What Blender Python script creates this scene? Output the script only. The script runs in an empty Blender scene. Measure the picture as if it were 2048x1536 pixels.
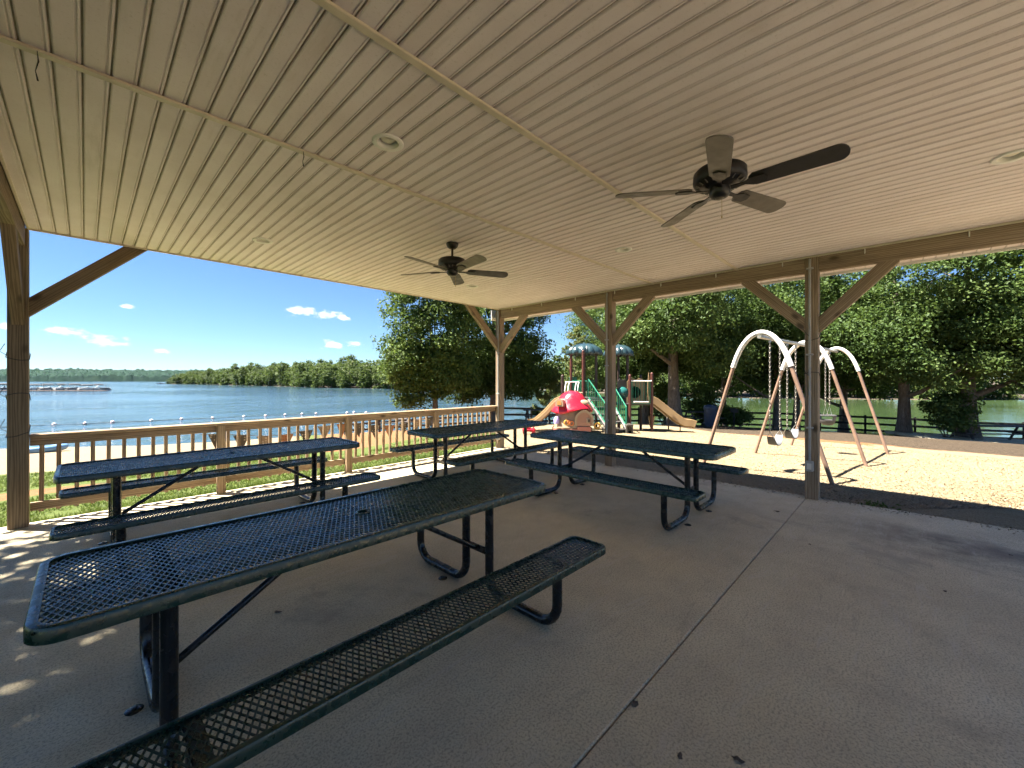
import bpy, math, random
import numpy as np
from mathutils import Vector, Matrix, Quaternion

# ------------------------------------------------------------------ camera, sky, sun, exposure
scn = bpy.context.scene
col = scn.collection
rnd = random.Random(7)

FPX = 822.0                       # focal length in pixels of a 2048 wide picture
HOR = 760.0                       # row of the horizon in that picture
CAMH = 1.5
YAW = math.radians(43.9)
FW = Vector((math.cos(YAW), math.sin(YAW), 0))
RT = Vector((math.sin(YAW), -math.cos(YAW), 0))

cam = bpy.data.cameras.new('camera')
cam.sensor_width = 36.0
cam.lens = FPX / 2048 * 36.0
cam.shift_y = (HOR - 768) / 2048
cam.clip_start = 0.05
cam.clip_end = 8000
camo = bpy.data.objects.new('camera', cam)
col.objects.link(camo)
camo.location = (0, 0, CAMH)
camo.rotation_euler = (math.pi / 2, 0, YAW - math.pi / 2)
scn.camera = camo

SUN = Vector((-1.12, 1.32, 3.35)).normalized()
sun = bpy.data.lights.new('sun', 'SUN')
sun.energy = 4.0
sun.angle = math.radians(0.55)
sun.color = (1.0, 0.93, 0.82)
suno = bpy.data.objects.new('sun', sun)
col.objects.link(suno)
suno.location = (-20, 25, 60)
suno.rotation_euler = (-SUN).to_track_quat('-Z', 'Y').to_euler()

world = bpy.data.worlds.new('World')
scn.world = world
world.use_nodes = True
wn = world.node_tree.nodes
wl = world.node_tree.links
wn.clear()
w_out = wn.new('ShaderNodeOutputWorld')
w_bg = wn.new('ShaderNodeBackground')
w_bg.inputs['Strength'].default_value = 0.05
w_sky = wn.new('ShaderNodeTexSky')
w_sky.sky_type = 'NISHITA'
w_sky.sun_disc = False
w_sky.sun_elevation = math.asin(SUN.z)
w_sky.sun_rotation = math.pi / 2 - math.atan2(SUN.y, SUN.x)
w_sky.altitude = 1200
w_sky.air_density = 1.0
w_sky.dust_density = 0.0
w_sky.ozone_density = 1.6
wl.new(w_bg.outputs[0], w_out.inputs[0])


def build_clouds():
    """small fair weather clouds, placed by azimuth and elevation on the sky"""
    tc = wn.new('ShaderNodeTexCoord')
    sep = wn.new('ShaderNodeSeparateXYZ')
    wl.new(tc.outputs['Generated'], sep.inputs[0])
    az = wn.new('ShaderNodeMath'); az.operation = 'ARCTAN2'
    wl.new(sep.outputs['Y'], az.inputs[0]); wl.new(sep.outputs['X'], az.inputs[1])
    el = wn.new('ShaderNodeMath'); el.operation = 'ARCSINE'
    wl.new(sep.outputs['Z'], el.inputs[0])
    cmb = wn.new('ShaderNodeCombineXYZ')
    wl.new(az.outputs[0], cmb.inputs[0]); wl.new(el.outputs[0], cmb.inputs[1])
    nz = wn.new('ShaderNodeTexNoise')
    nz.inputs['Scale'].default_value = 55
    nz.inputs['Detail'].default_value = 4
    nz.inputs['Roughness'].default_value = 0.62
    sc = wn.new('ShaderNodeVectorMath'); sc.operation = 'MULTIPLY'
    sc.inputs[1].default_value = (0.62, 1.25, 1)
    wl.new(cmb.outputs[0], sc.inputs[0]); wl.new(sc.outputs[0], nz.inputs['Vector'])
    # (px, py, half width px) measured on the photograph's sky; all share one flattened outline
    cl = [(122, 663, 50), (208, 682, 54), (252, 613, 20), (600, 622, 40), (655, 631, 34), (683, 635, 20), (668, 690, 30), (707, 688, 22), (324, 702, 22), (20, 652, 32),
          (-420, 600, 90), (2500, 560, 90)]
    ZS = 3.0
    sq = wn.new('ShaderNodeVectorMath'); sq.operation = 'MULTIPLY'
    sq.inputs[1].default_value = (1, ZS, 0)
    wl.new(cmb.outputs[0], sq.inputs[0])
    acc = None
    for px, py, hw in cl:
        d = FW + RT * ((px - 1024) / FPX) + Vector((0, 0, (HOR - py) / FPX))
        d.normalize()
        ca, ce = math.atan2(d.y, d.x), math.asin(d.z)
        k = 1 + ((px - 1024) / FPX) ** 2
        ds = wn.new('ShaderNodeVectorMath'); ds.operation = 'DISTANCE'
        ds.inputs[1].default_value = (ca, ce * ZS, 0)
        wl.new(sq.outputs[0], ds.inputs[0])
        ma = wn.new('ShaderNodeMath'); ma.operation = 'MULTIPLY_ADD'
        ma.inputs[1].default_value = -FPX * k / hw / 1.5
        ma.inputs[2].default_value = 1.0
        wl.new(ds.outputs['Value'], ma.inputs[0])
        if acc is None:
            acc = ma.outputs[0]
        else:
            mx = wn.new('ShaderNodeMath'); mx.operation = 'MAXIMUM'
            wl.new(acc, mx.inputs[0]); wl.new(ma.outputs[0], mx.inputs[1])
            acc = mx.outputs[0]
    # mask = smoothstep(acc*0.75 + noise - 0.72)
    m1 = wn.new('ShaderNodeMath'); m1.operation = 'MULTIPLY_ADD'
    m1.inputs[1].default_value = 0.5
    wl.new(acc, m1.inputs[0]); wl.new(nz.outputs['Fac'], m1.inputs[2])
    mr = wn.new('ShaderNodeMapRange'); mr.interpolation_type = 'SMOOTHSTEP'
    mr.inputs['From Min'].default_value = 0.68
    mr.inputs['From Max'].default_value = 0.94
    wl.new(m1.outputs[0], mr.inputs['Value'])
    gt = wn.new('ShaderNodeMath'); gt.operation = 'MULTIPLY'
    st = wn.new('ShaderNodeMapRange')
    st.inputs['From Max'].default_value = 0.12
    wl.new(acc, st.inputs['Value'])
    wl.new(mr.outputs[0], gt.inputs[0]); wl.new(st.outputs[0], gt.inputs[1])
    mix = wn.new('ShaderNodeMix'); mix.data_type = 'RGBA'
    wl.new(gt.outputs[0], mix.inputs['Factor'])
    # tint that dims the model sky and shifts it towards blue
    tn = wn.new('ShaderNodeMix'); tn.data_type = 'RGBA'; tn.blend_type = 'MULTIPLY'
    tn.inputs['Factor'].default_value = 1.0
    tn.inputs['B'].default_value = (.285, .37, .475, 1)
    wl.new(w_sky.outputs[0], tn.inputs['A'])
    wl.new(tn.outputs['Result'], mix.inputs['A'])
    mix.inputs['B'].default_value = (3.6, 3.66, 3.78, 1)
    wl.new(mix.outputs['Result'], w_bg.inputs['Color'])


build_clouds()

vs = scn.view_settings
vs.view_transform = 'Standard'
vs.look = 'None'
vs.gamma = 1.0
vs.use_curve_mapping = False
vs.exposure = 3.0
scn.cycles.max_bounces = 7
scn.cycles.diffuse_bounces = 5
scn.cycles.glossy_bounces = 3
scn.cycles.caustics_reflective = False
scn.cycles.caustics_refractive = False
scn.cycles.use_adaptive_sampling = True
scn.cycles.adaptive_threshold = .03
scn.cycles.transparent_max_bounces = 8
scn.cycles.sample_clamp_indirect = 8.0
scn.cycles.use_denoising = True


# ------------------------------------------------------------------ helpers
def at(px, d, z=0.0):
    """world point seen in column px of the photograph, d metres ahead of the camera"""
    p = FW * d + RT * ((px - 1024) / FPX * d)
    return Vector((p.x, p.y, z))


def zat(py, d):
    return CAMH - (py - HOR) * d / FPX


def wm(o):
    m = o.matrix_basis.copy()
    while o.parent:
        o = o.parent
        m = o.matrix_basis @ m
    return m


class MB:
    def __init__(s):
        s.v = []; s.f = []; s.sm = []

    def add(s, vs_, fs, smooth=False, M=None):
        b = len(s.v)
        for p in vs_:
            p = Vector(p)
            s.v.append(tuple(M @ p) if M is not None else tuple(p))
        for q in fs:
            s.f.append([b + i for i in q]); s.sm.append(smooth)
        return s

    def box(s, c, size, ch=0.0, M=None):
        c = Vector(c); hx, hy, hz = [k / 2 for k in size]
        if ch <= 0:
            vs_ = [c + Vector((x * hx, y * hy, z * hz)) for x in (-1, 1) for y in (-1, 1) for z in (-1, 1)]
            fs = [(0, 1, 3, 2), (4, 6, 7, 5), (0, 4, 5, 1), (2, 3, 7, 6), (0, 2, 6, 4), (1, 5, 7, 3)]
            return s.add(vs_, fs, M=M)
        ch = min(ch, hx * .9, hy * .9, hz * .9)
        vs_ = []; idx = {}
        for x in (-1, 1):
            for y in (-1, 1):
                for z in (-1, 1):
                    for a in range(3):
                        h = [hx - ch, hy - ch, hz - ch]
                        h[a] += ch
                        idx[(x, y, z, a)] = len(vs_)
                        vs_.append(c + Vector((x * h[0], y * h[1], z * h[2])))
        fs = []
        for a in range(3):
            b_, c_ = (a + 1) % 3, (a + 2) % 3
            for sg in (-1, 1):
                q = []
                for u, w in ((-1, -1), (1, -1), (1, 1), (-1, 1)):
                    k = [0, 0, 0]; k[a] = sg; k[b_] = u; k[c_] = w
                    q.append(idx[(k[0], k[1], k[2], a)])
                fs.append(q if sg > 0 else q[::-1])
            for u in (-1, 1):
                for w in (-1, 1):
                    k1 = [0, 0, 0]; k1[a] = -1; k1[b_] = u; k1[c_] = w
                    k2 = list(k1); k2[a] = 1
                    q = [idx[(*k1, b_)], idx[(*k2, b_)], idx[(*k2, c_)], idx[(*k1, c_)]]
                    fs.append(q if u * w < 0 else q[::-1])
        for x in (-1, 1):
            for y in (-1, 1):
                for z in (-1, 1):
                    q = [idx[(x, y, z, 0)], idx[(x, y, z, 1)], idx[(x, y, z, 2)]]
                    fs.append(q if x * y * z > 0 else q[::-1])
        return s.add(vs_, fs, M=M)

    def tube(s, pts, r, n=8, caps=True, smooth=True, M=None, closed=False, phase=0.0, squash=1.0):
        pts = [Vector(p) for p in pts]
        m = len(pts)
        rs = r if isinstance(r, (list, tuple)) else [r] * m
        t = []
        for i in range(m):
            if closed:
                d = pts[(i + 1) % m] - pts[i - 1]
            else:
                d = pts[min(i + 1, m - 1)] - pts[max(i - 1, 0)]
            t.append(d.normalized())
        up = Vector((0, 0, 1)) if abs(t[0].z) < .9 else Vector((1, 0, 0))
        a = (up - t[0] * up.dot(t[0])).normalized()
        vs_ = []
        for i in range(m):
            a = (a - t[i] * a.dot(t[i])).normalized()
            b = t[i].cross(a)
            for k in range(n):
                an = phase + 2 * math.pi * k / n
                vs_.append(pts[i] + (a * math.cos(an) + b * math.sin(an) * squash) * rs[i])
        fs = []
        for i in range(m if closed else m - 1):
            j = (i + 1) % m
            for k in range(n):
                fs.append((i * n + k, i * n + (k + 1) % n, j * n + (k + 1) % n, j * n + k))
        s.add(vs_, fs, smooth, M)
        if caps and not closed:
            b0 = len(s.v) - m * n
            s.f.append([b0 + k for k in range(n)][::-1]); s.sm.append(False)
            s.f.append([b0 + (m - 1) * n + k for k in range(n)]); s.sm.append(False)
        return s

    def lathe(s, prof, n=24, c=(0, 0, 0), smooth=True, M=None):
        c = Vector(c); vs_ = []; fs = []
        for r, z in prof:
            for k in range(n):
                a = 2 * math.pi * k / n
                vs_.append(c + Vector((r * math.cos(a), r * math.sin(a), z)))
        for i in range(len(prof) - 1):
            for k in range(n):
                fs.append((i * n + k, i * n + (k + 1) % n, (i + 1) * n + (k + 1) % n, (i + 1) * n + k))
        return s.add(vs_, fs, smooth, M)

    def prism(s, poly, z0, z1, M=None, smooth=False):
        n = len(poly)
        vs_ = [(x, y, z0) for x, y in poly] + [(x, y, z1) for x, y in poly]
        s.add(vs_, [tuple(range(n))[::-1], tuple(range(n, 2 * n))], False, M)
        b = len(s.v) - 2 * n
        for i in range(n):
            j = (i + 1) % n
            s.f.append([b + i, b + j, b + n + j, b + n + i]); s.sm.append(smooth)
        return s

    def mesh(s, name, mat, sharp=None):
        me = bpy.data.meshes.new(name)
        me.from_pydata(s.v, [], s.f)
        me.polygons.foreach_set('use_smooth', s.sm)
        if sharp and any(s.sm):
            me.set_sharp_from_angle(angle=math.radians(sharp))
        if mat is not None:
            me.materials.append(mat)
        me.update()
        return me

    def build(s, name, mat, parent=None, M=None, sharp=40):
        return link(name, s.mesh(name, mat, sharp), parent, M)


def link(name, me, parent=None, M=None):
    o = bpy.data.objects.new(name, me)
    col.objects.link(o)
    if M is not None:
        o.matrix_basis = M
    o.parent = parent
    return o


def empty(name, loc, rz=0.0):
    o = bpy.data.objects.new(name, None)
    o.empty_display_size = 0.2
    col.objects.link(o)
    o.location = loc
    o.rotation_euler = (0, 0, rz)
    return o


def tag(o, label=None, cat=None, group=None, kind=None):
    if label: o['label'] = label
    if cat: o['category'] = cat
    if group: o['group'] = group
    if kind: o['kind'] = kind
    return o


def copy_tree(o, parent=None):
    c = o.copy()
    col.objects.link(c)
    c.parent = parent
    for ch in list(o.children):
        copy_tree(ch, c)
    return c


def bar_matrix(p0, p1, up=(0, 0, 1)):
    """local Z runs from p0 to p1, local Y leans towards up"""
    p0 = Vector(p0); p1 = Vector(p1)
    z = (p1 - p0).normalized()
    up = Vector(up)
    if abs(z.dot(up)) > .99:
        up = Vector((0, 1, 0))
    y = (up - z * up.dot(z)).normalized()
    x = y.cross(z)
    M = Matrix((x, y, z)).transposed().to_4x4()
    M.translation = p0
    return M


def timber(name, p0, p1, w, h, mat, parent=None, up=(0, 0, 1), ch=.004):
    """a squared timber from p0 to p1, w across and h along 'up'; grain runs along local Z"""
    L = (Vector(p1) - Vector(p0)).length
    M = bar_matrix(p0, p1, up)
    if parent is not None:
        M = wm(parent).inverted() @ M
    return MB().box((0, 0, L / 2), (w, h, L), ch).build(name, mat, parent, M)


# ------------------------------------------------------------------ materials
def node_mat(name):
    m = bpy.data.materials.new(name)
    m.use_nodes = True
    nt = m.node_tree
    return m, nt.nodes, nt.links, nt.nodes['Principled BSDF']


def coords(n, l, scale=(1, 1, 1), kind='Object', rand=False):
    tc = n.new('ShaderNodeTexCoord')
    mp = n.new('ShaderNodeMapping')
    mp.inputs['Scale'].default_value = scale
    l.new(tc.outputs[kind], mp.inputs['Vector'])
    if rand:
        oi = n.new('ShaderNodeObjectInfo')
        ml = n.new('ShaderNodeMath'); ml.operation = 'MULTIPLY'
        ml.inputs[1].default_value = 37.0
        l.new(oi.outputs['Random'], ml.inputs[0])
        cb = n.new('ShaderNodeCombineXYZ')
        for i in range(3):
            l.new(ml.outputs[0], cb.inputs[i])
        l.new(cb.outputs[0], mp.inputs['Location'])
    return mp.outputs[0]


def noise(n, l, vec, scale, detail=4, rough=.55, dist=0.0):
    t = n.new('ShaderNodeTexNoise')
    t.inputs['Scale'].default_value = scale
    t.inputs['Detail'].default_value = detail
    t.inputs['Roughness'].default_value = rough
    t.inputs['Distortion'].default_value = dist
    if vec is not None:
        l.new(vec, t.inputs['Vector'])
    return t.outputs['Fac']


def ramp(n, l, fac, stops):
    r = n.new('ShaderNodeValToRGB')
    e = r.color_ramp.elements
    while len(e) < len(stops):
        e.new(.5)
    for k, (p, c) in enumerate(stops):
        e[k].position = p
        e[k].color = (*c, 1) if len(c) == 3 else c
    l.new(fac, r.inputs['Fac'])
    return r.outputs['Color']


def mixc(n, l, fac, a, b, mode='MIX'):
    m = n.new('ShaderNodeMix'); m.data_type = 'RGBA'; m.blend_type = mode
    for key, v in (('Factor', fac), ('A', a), ('B', b)):
        if isinstance(v, (int, float)):
            m.inputs[key].default_value = v
        elif isinstance(v, tuple):
            m.inputs[key].default_value = (*v, 1)
        else:
            l.new(v, m.inputs[key])
    return m.outputs['Result']


def mrange(n, l, fac, a, b, c=0.0, d=1.0, smooth=True):
    m = n.new('ShaderNodeMapRange')
    if smooth:
        m.interpolation_type = 'SMOOTHSTEP'
    m.inputs['From Min'].default_value = a; m.inputs['From Max'].default_value = b
    m.inputs['To Min'].default_value = c; m.inputs['To Max'].default_value = d
    l.new(fac, m.inputs['Value'])
    return m.outputs[0]


def math_n(n, l, op, a, b):
    m = n.new('ShaderNodeMath'); m.operation = op
    for i, v in enumerate((a, b)):
        if isinstance(v, (int, float)):
            m.inputs[i].default_value = v
        else:
            l.new(v, m.inputs[i])
    return m.outputs[0]


def bump(n, l, height, strength, dist, bsdf, normal=None):
    b = n.new('ShaderNodeBump')
    b.inputs['Strength'].default_value = strength
    b.inputs['Distance'].default_value = dist
    l.new(height, b.inputs['Height'])
    if normal is not None:
        l.new(normal, b.inputs['Normal'])
    if bsdf is not None:
        l.new(b.outputs[0], bsdf.inputs['Normal'])
    return b.outputs[0]


def plain(name, c, rough=.5, metal=0.0, var=.18, scale=6.0, bmp=.05, spec=.5, rand=True):
    """one colour with soft dirt variation and a slight surface unevenness"""
    m, n, l, b = node_mat(name)
    v = coords(n, l, rand=rand)
    f = noise(n, l, v, scale, 5)
    hi = tuple(min(1, k * (1 + var)) for k in c)
    lo = tuple(k * (1 - var * 1.3) for k in c)
    l.new(ramp(n, l, f, [(.3, lo), (.5, c), (.72, hi)]), b.inputs['Base Color'])
    b.inputs['Roughness'].default_value = rough
    b.inputs['Metallic'].default_value = metal
    b.inputs['Specular IOR Level'].default_value = spec
    rr = noise(n, l, v, scale * 3, 3)
    l.new(mrange(n, l, rr, .3, .7, max(.03, rough - .1), min(1, rough + .12)), b.inputs['Roughness'])
    if bmp:
        bump(n, l, noise(n, l, v, scale * 8, 3), bmp, .01, b)
    return m


def wood(name, dark, mid, light, rough=.75):
    m, n, l, b = node_mat(name)
    v = coords(n, l, (1, 1, .055), rand=True)
    v2 = coords(n, l, (1, 1, .5), rand=True)
    big = noise(n, l, v, 9, 5, .6, .6)
    wv = n.new('ShaderNodeTexWave')
    wv.wave_type = 'RINGS'; wv.rings_direction = 'Z'
    wv.inputs['Scale'].default_value = 22
    wv.inputs['Distortion'].default_value = 7
    wv.inputs['Detail'].default_value = 3
    wv.inputs['Detail Scale'].default_value = 1.4
    l.new(v, wv.inputs['Vector'])
    grain = math_n(n, l, 'MULTIPLY_ADD', wv.outputs['Fac'], .42)
    l.new(big, grain.node.inputs[2])
    c1 = ramp(n, l, grain, [(.32, dark), (.62, mid), (.98, light)])
    fib = noise(n, l, coords(n, l, (1, 1, .02), rand=True), 160, 2, .7)
    c2 = mixc(n, l, mrange(n, l, fib, .56, .8, 0, .45), c1, tuple(k * .45 for k in dark))
    # knots and dark weather stains
    kn = n.new('ShaderNodeTexVoronoi')
    kn.inputs['Scale'].default_value = 4.2
    l.new(v2, kn.inputs['Vector'])
    c3 = mixc(n, l, mrange(n, l, kn.outputs['Distance'], .17, .05, 0, .85), c2, tuple(k * .32 for k in dark))
    st = noise(n, l, coords(n, l, (1, 1, .25), rand=True), 3.2, 5, .65)
    c4 = mixc(n, l, mrange(n, l, st, .55, .75, 0, .55), c3, (dark[0] * .55, dark[1] * .58, dark[2] * .62))
    oi = n.new('ShaderNodeObjectInfo')
    c5 = mixc(n, l, mrange(n, l, oi.outputs['Random'], 0, 1, 0, .3, False), c4, tuple(k * .72 for k in mid))
    l.new(c5, b.inputs['Base Color'])
    b.inputs['Roughness'].default_value = rough
    b.inputs['Specular IOR Level'].default_value = .25
    bump(n, l, math_n(n, l, 'ADD', fib, grain), .35, .004, b)
    return m


def leaf_mat(name, dark, mid, light, trans=.32):
    m, n, l, b = node_mat(name)
    at_ = n.new('ShaderNodeAttribute'); at_.attribute_name = 'tint'
    big = noise(n, l, coords(n, l), .55, 3)
    f = math_n(n, l, 'MULTIPLY_ADD', at_.outputs['Fac'], .38)
    half = math_n(n, l, 'MULTIPLY', big, .72)
    l.new(half, f.node.inputs[2])
    oi = n.new('ShaderNodeObjectInfo')
    sh = math_n(n, l, 'MULTIPLY_ADD', oi.outputs['Random'], .22)
    l.new(f, sh.node.inputs[2])
    c = ramp(n, l, sh, [(.2, dark), (.62, mid), (1.0, light)])
    l.new(c, b.inputs['Base Color'])
    b.inputs['Roughness'].default_value = .6
    b.inputs['Specular IOR Level'].default_value = .18
    tr = n.new('ShaderNodeBsdfTranslucent')
    tc = mixc(n, l, .4, c, (.13, .2, .03))
    l.new(tc, tr.inputs['Color'])
    mx = n.new('ShaderNodeMixShader')
    mx.inputs[0].default_value = trans
    l.new(b.outputs[0], mx.inputs[1]); l.new(tr.outputs[0], mx.inputs[2])
    l.new(mx.outputs[0], n['Material Output'].inputs['Surface'])
    return m


M = {}
M['wood'] = wood('treated_pine', (.125, .085, .052), (.235, .17, .11), (.36, .28, .195))
M['wood_dark'] = wood('dark_pine', (.08, .057, .036), (.155, .112, .07), (.25, .19, .125))  # the same pine in a darker tone
M['wood_rail'] = wood('railing_pine', (.14, .088, .048), (.27, .185, .11), (.41, .305, .195))


def vinyl():
    m, n, l, b = node_mat('tan_vinyl')
    v = coords(n, l, (1, 1, 1), rand=True)
    w = coords(n, l, (1, 1, 1), 'Object')
    sp = noise(n, l, v, 75, 4, .75)
    big = noise(n, l, v, 1.6, 4, .6)
    c = ramp(n, l, big, [(.3, (.72, .635, .62)), (.55, (.79, .71, .71)), (.75, (.84, .77, .77))])
    c = mixc(n, l, mrange(n, l, sp, .55, .72, 0, .3), c, (.36, .3, .21))
    gr = noise(n, l, coords(n, l, (6, .7, 6), rand=True), 1.3, 5, .65)
    c = mixc(n, l, mrange(n, l, gr, .55, .8, 0, .32), c, (.33, .275, .19))
    l.new(c, b.inputs['Base Color'])
    b.inputs['Roughness'].default_value = .5
    b.inputs['Specular IOR Level'].default_value = .35
    bump(n, l, sp, .12, .003, b)
    return m


M['vinyl'] = vinyl()
M['groove'] = plain('vinyl_groove', (.36, .3, .22), .7, var=.3)
M['trim'] = plain('vinyl_trim', (.6, .53, .41), .45, var=.1)
M['fascia'] = plain('white_fascia', (.78, .77, .74), .45, var=.08)
M['shingle'] = plain('roof_shingle', (.1, .09, .085), .9, var=.3, scale=12)


def concrete():
    m, n, l, b = node_mat('concrete')
    v = coords(n, l)
    big = noise(n, l, v, .55, 6, .6, .3)
    mid = noise(n, l, v, 3.2, 6, .65)
    fine = noise(n, l, v, 90, 4, .8)
    grit = noise(n, l, v, 260, 2, .7)
    c = ramp(n, l, big, [(.28, (.51, .43, .275)), (.5, (.61, .525, .34)), (.7, (.68, .59, .395))])
    c = mixc(n, l, mrange(n, l, mid, .35, .7, 0, .4), c, (.4, .34, .255))
    c = mixc(n, l, mrange(n, l, fine, .48, .6, 0, .75), c, (.23, .2, .145))
    sp2 = noise(n, l, v, 34, 3, .6)
    c = mixc(n, l, mrange(n, l, sp2, .57, .7, 0, .35), c, (.3, .255, .185))
    c = mixc(n, l, mrange(n, l, grit, .56, .7, 0, .5), c, (.7, .63, .5))
    # broad dark damp streak along the playground edge
    sx = n.new('ShaderNodeSeparateXYZ')
    l.new(v, sx.inputs[0])
    wob = noise(n, l, coords(n, l, (1.5, .5, 1)), 1.5, 5, .65)
    xx = math_n(n, l, 'MULTIPLY_ADD', wob, 1.5)
    l.new(sx.outputs['X'], xx.node.inputs[2])
    e1 = mrange(n, l, xx, 5.55, 6.2)
    e2 = mrange(n, l, xx, 6.8, 6.3)
    e3 = mrange(n, l, sx.outputs['Y'], 1.0, -.6)
    s = math_n(n, l, 'MULTIPLY', math_n(n, l, 'MULTIPLY', e1, e2), e3)
    s = math_n(n, l, 'MULTIPLY', s, mrange(n, l, mid, .3, .6, .35, .8))
    c = mixc(n, l, s, c, (.1, .088, .078))
    tr_ = noise(n, l, coords(n, l, (.6, 3.2, 1)), 2.6, 6, .72, 1.2)
    c = mixc(n, l, mrange(n, l, tr_, .52, .7, 0, .38), c, (.56, .5, .41))
    c = mixc(n, l, mrange(n, l, tr_, .42, .28, 0, .4), c, (.24, .205, .16))
    bl = noise(n, l, coords(n, l, (1, 1, 1)), 1.15, 6, .7, .8)
    c = mixc(n, l, mrange(n, l, bl, .56, .7, 0, .5), c, (.25, .21, .16))
    l.new(c, b.inputs['Base Color'])
    b.inputs['Roughness'].default_value = .85
    l.new(mrange(n, l, mid, .3, .7, .6, .92), b.inputs['Roughness'])
    h = math_n(n, l, 'ADD', math_n(n, l, 'MULTIPLY', fine, .6), math_n(n, l, 'MULTIPLY', mid, 1.2))
    bump(n, l, h, .22, .006, b)
    return m


M['concrete'] = concrete()
M['green'] = plain('dark_green_coating', (.005, .026, .018), .27, var=.1, scale=9, bmp=.012, spec=.55)
M['black'] = plain('black_powder_coat', (.006, .007, .009), .24, var=.1, bmp=.02, spec=.5)
M['bronze'] = plain('dark_bronze', (.018, .015, .012), .38, metal=.3, var=.3)
M['blade'] = plain('weathered_lit_fan_blade', (.16, .135, .105), .42, var=.25, scale=5)  # weathered brown grey, with light reflected on the blades painted in
M['blade_shaded'] = plain('shaded_fan_blade', (.03, .026, .022), .4, var=.25, scale=5)  # same blade with shade painted in, for those reflecting no light
M['brass'] = plain('brass', (.45, .33, .14), .35, metal=.9, var=.1)
M['white_metal'] = plain('white_paint', (.78, .77, .73), .35, var=.06)
M['lens'] = plain('frosted_bulb', (.75, .7, .55), .35, var=.05)
M['pvc'] = plain('grey_pvc', (.34, .335, .32), .5, var=.12)
M['pvc_white'] = plain('white_pvc', (.66, .64, .6), .45, var=.1)
M['hook'] = plain('white_clip', (.7, .67, .6), .5, var=.1)


# ------------------------------------------------------------------ terrain
WATER = -2.6
SL = (-.62, -6.0, 6.5, 6.65)       # concrete slab x0, y0, x1, y1
shore_pd = [(-200, 22), (0, 24.5), (300, 26), (600, 30), (800, 33), (1000, 34), (1330, 36), (1640, 31), (1830, 28), (2048, 26), (2600, 24)]
shore = [at(p, d).to_2d() for p, d in shore_pd]
land = [Vector((-3000, 700)), Vector((-60, 52))] + shore + [Vector((95, -45)), Vector((3000, -1500)), Vector((3000, -4000)), Vector((-3000, -4000))]
land_a = np.array([tuple(p) for p in land])
shore_line = np.array([tuple(p) for p in land[:len(shore) + 4]])


def seg_dist(P, poly, closed=False):
    d = np.full(len(P), 1e9)
    m = len(poly)
    for i in range(m if closed else m - 1):
        a = poly[i]; b = poly[(i + 1) % m]
        ab = b - a
        t = np.clip(((P - a) @ ab) / (ab @ ab), 0, 1)
        d = np.minimum(d, np.hypot(*(P - a - t[:, None] * ab).T))
    return d


def inside(P, poly):
    r = np.zeros(len(P), bool)
    m = len(poly)
    x, y = P[:, 0], P[:, 1]
    for i in range(m):
        x0, y0 = poly[i]; x1, y1 = poly[(i + 1) % m]
        if y0 == y1:
            continue
        c = ((y0 > y) != (y1 > y)) & (x < (x1 - x0) * (y - y0) / (y1 - y0) + x0)
        r ^= c
    return r


def vnoise(P, s, seed=0):
    """cheap smooth value noise"""
    q = P / s + seed * 17.31
    i = np.floor(q).astype(np.int64); f = q - i
    f = f * f * (3 - 2 * f)

    def h(a, b):
        k = (a * 374761393 + b * 668265263 + seed * 1442695041) & 0x7fffffff
        k = ((k ^ (k >> 13)) * 1274126177) & 0x7fffffff
        return ((k ^ (k >> 16)) & 0xffff) / 65535.0
    a = h(i[:, 0], i[:, 1]); b = h(i[:, 0] + 1, i[:, 1])
    c = h(i[:, 0], i[:, 1] + 1); d = h(i[:, 0] + 1, i[:, 1] + 1)
    return (a * (1 - f[:, 0]) + b * f[:, 0]) * (1 - f[:, 1]) + (c * (1 - f[:, 0]) + d * f[:, 0]) * f[:, 1]


def height(P):
    P = np.asarray(P, float).reshape(-1, 2)
    ins = inside(P, land_a)
    s = seg_dist(P, shore_line)
    qx = np.maximum(np.maximum(SL[0] - P[:, 0], P[:, 0] - SL[2]), 0)
    qy = np.maximum(np.maximum(SL[1] - P[:, 1], P[:, 1] - SL[3]), 0)
    q = np.hypot(qx, qy)
    w = np.clip(q / np.maximum(q + s, 1e-3), 0, 1)
    dd_ = np.maximum(P @ np.array([FW.x, FW.y]), .5)
    ra_ = np.clip((P @ np.array([RT.x, RT.y]) / dd_ + .42) / .42, 0, 1)
    ex = 1.08 + .67 * ra_ * ra_ * (3 - 2 * ra_)
    z = -.07 + (WATER + .07) * w ** ex
    z = z + (vnoise(P, 1.3, 1) - .5) * .05 * np.clip(q / 1.5, 0, 1) + (vnoise(P, 5.0, 2) - .5) * .12 * np.clip(q / 6, 0, 1)
    z = np.where(q < .3, np.minimum(z, -.06), z)
    lake = WATER - np.minimum(3.0, .16 * s)
    return np.where(ins, z, lake)


def hz(p):
    return float(height([[p[0], p[1]]])[0])


def gp(px, py):
    """the ground point seen at a pixel of the photograph"""
    k = (py - HOR) / FPX
    lo, hi = 3.0, 60.0
    for d in np.arange(3.0, 60.0, .25):
        p = at(px, d)
        if CAMH - k * d <= hz(p):
            hi = d; lo = d - .25
            break
    for _ in range(18):
        m = (lo + hi) / 2
        if CAMH - k * m <= hz(at(px, m)):
            hi = m
        else:
            lo = m
    p = at(px, hi)
    return Vector((p.x, p.y, hz(p))), hi


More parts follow.
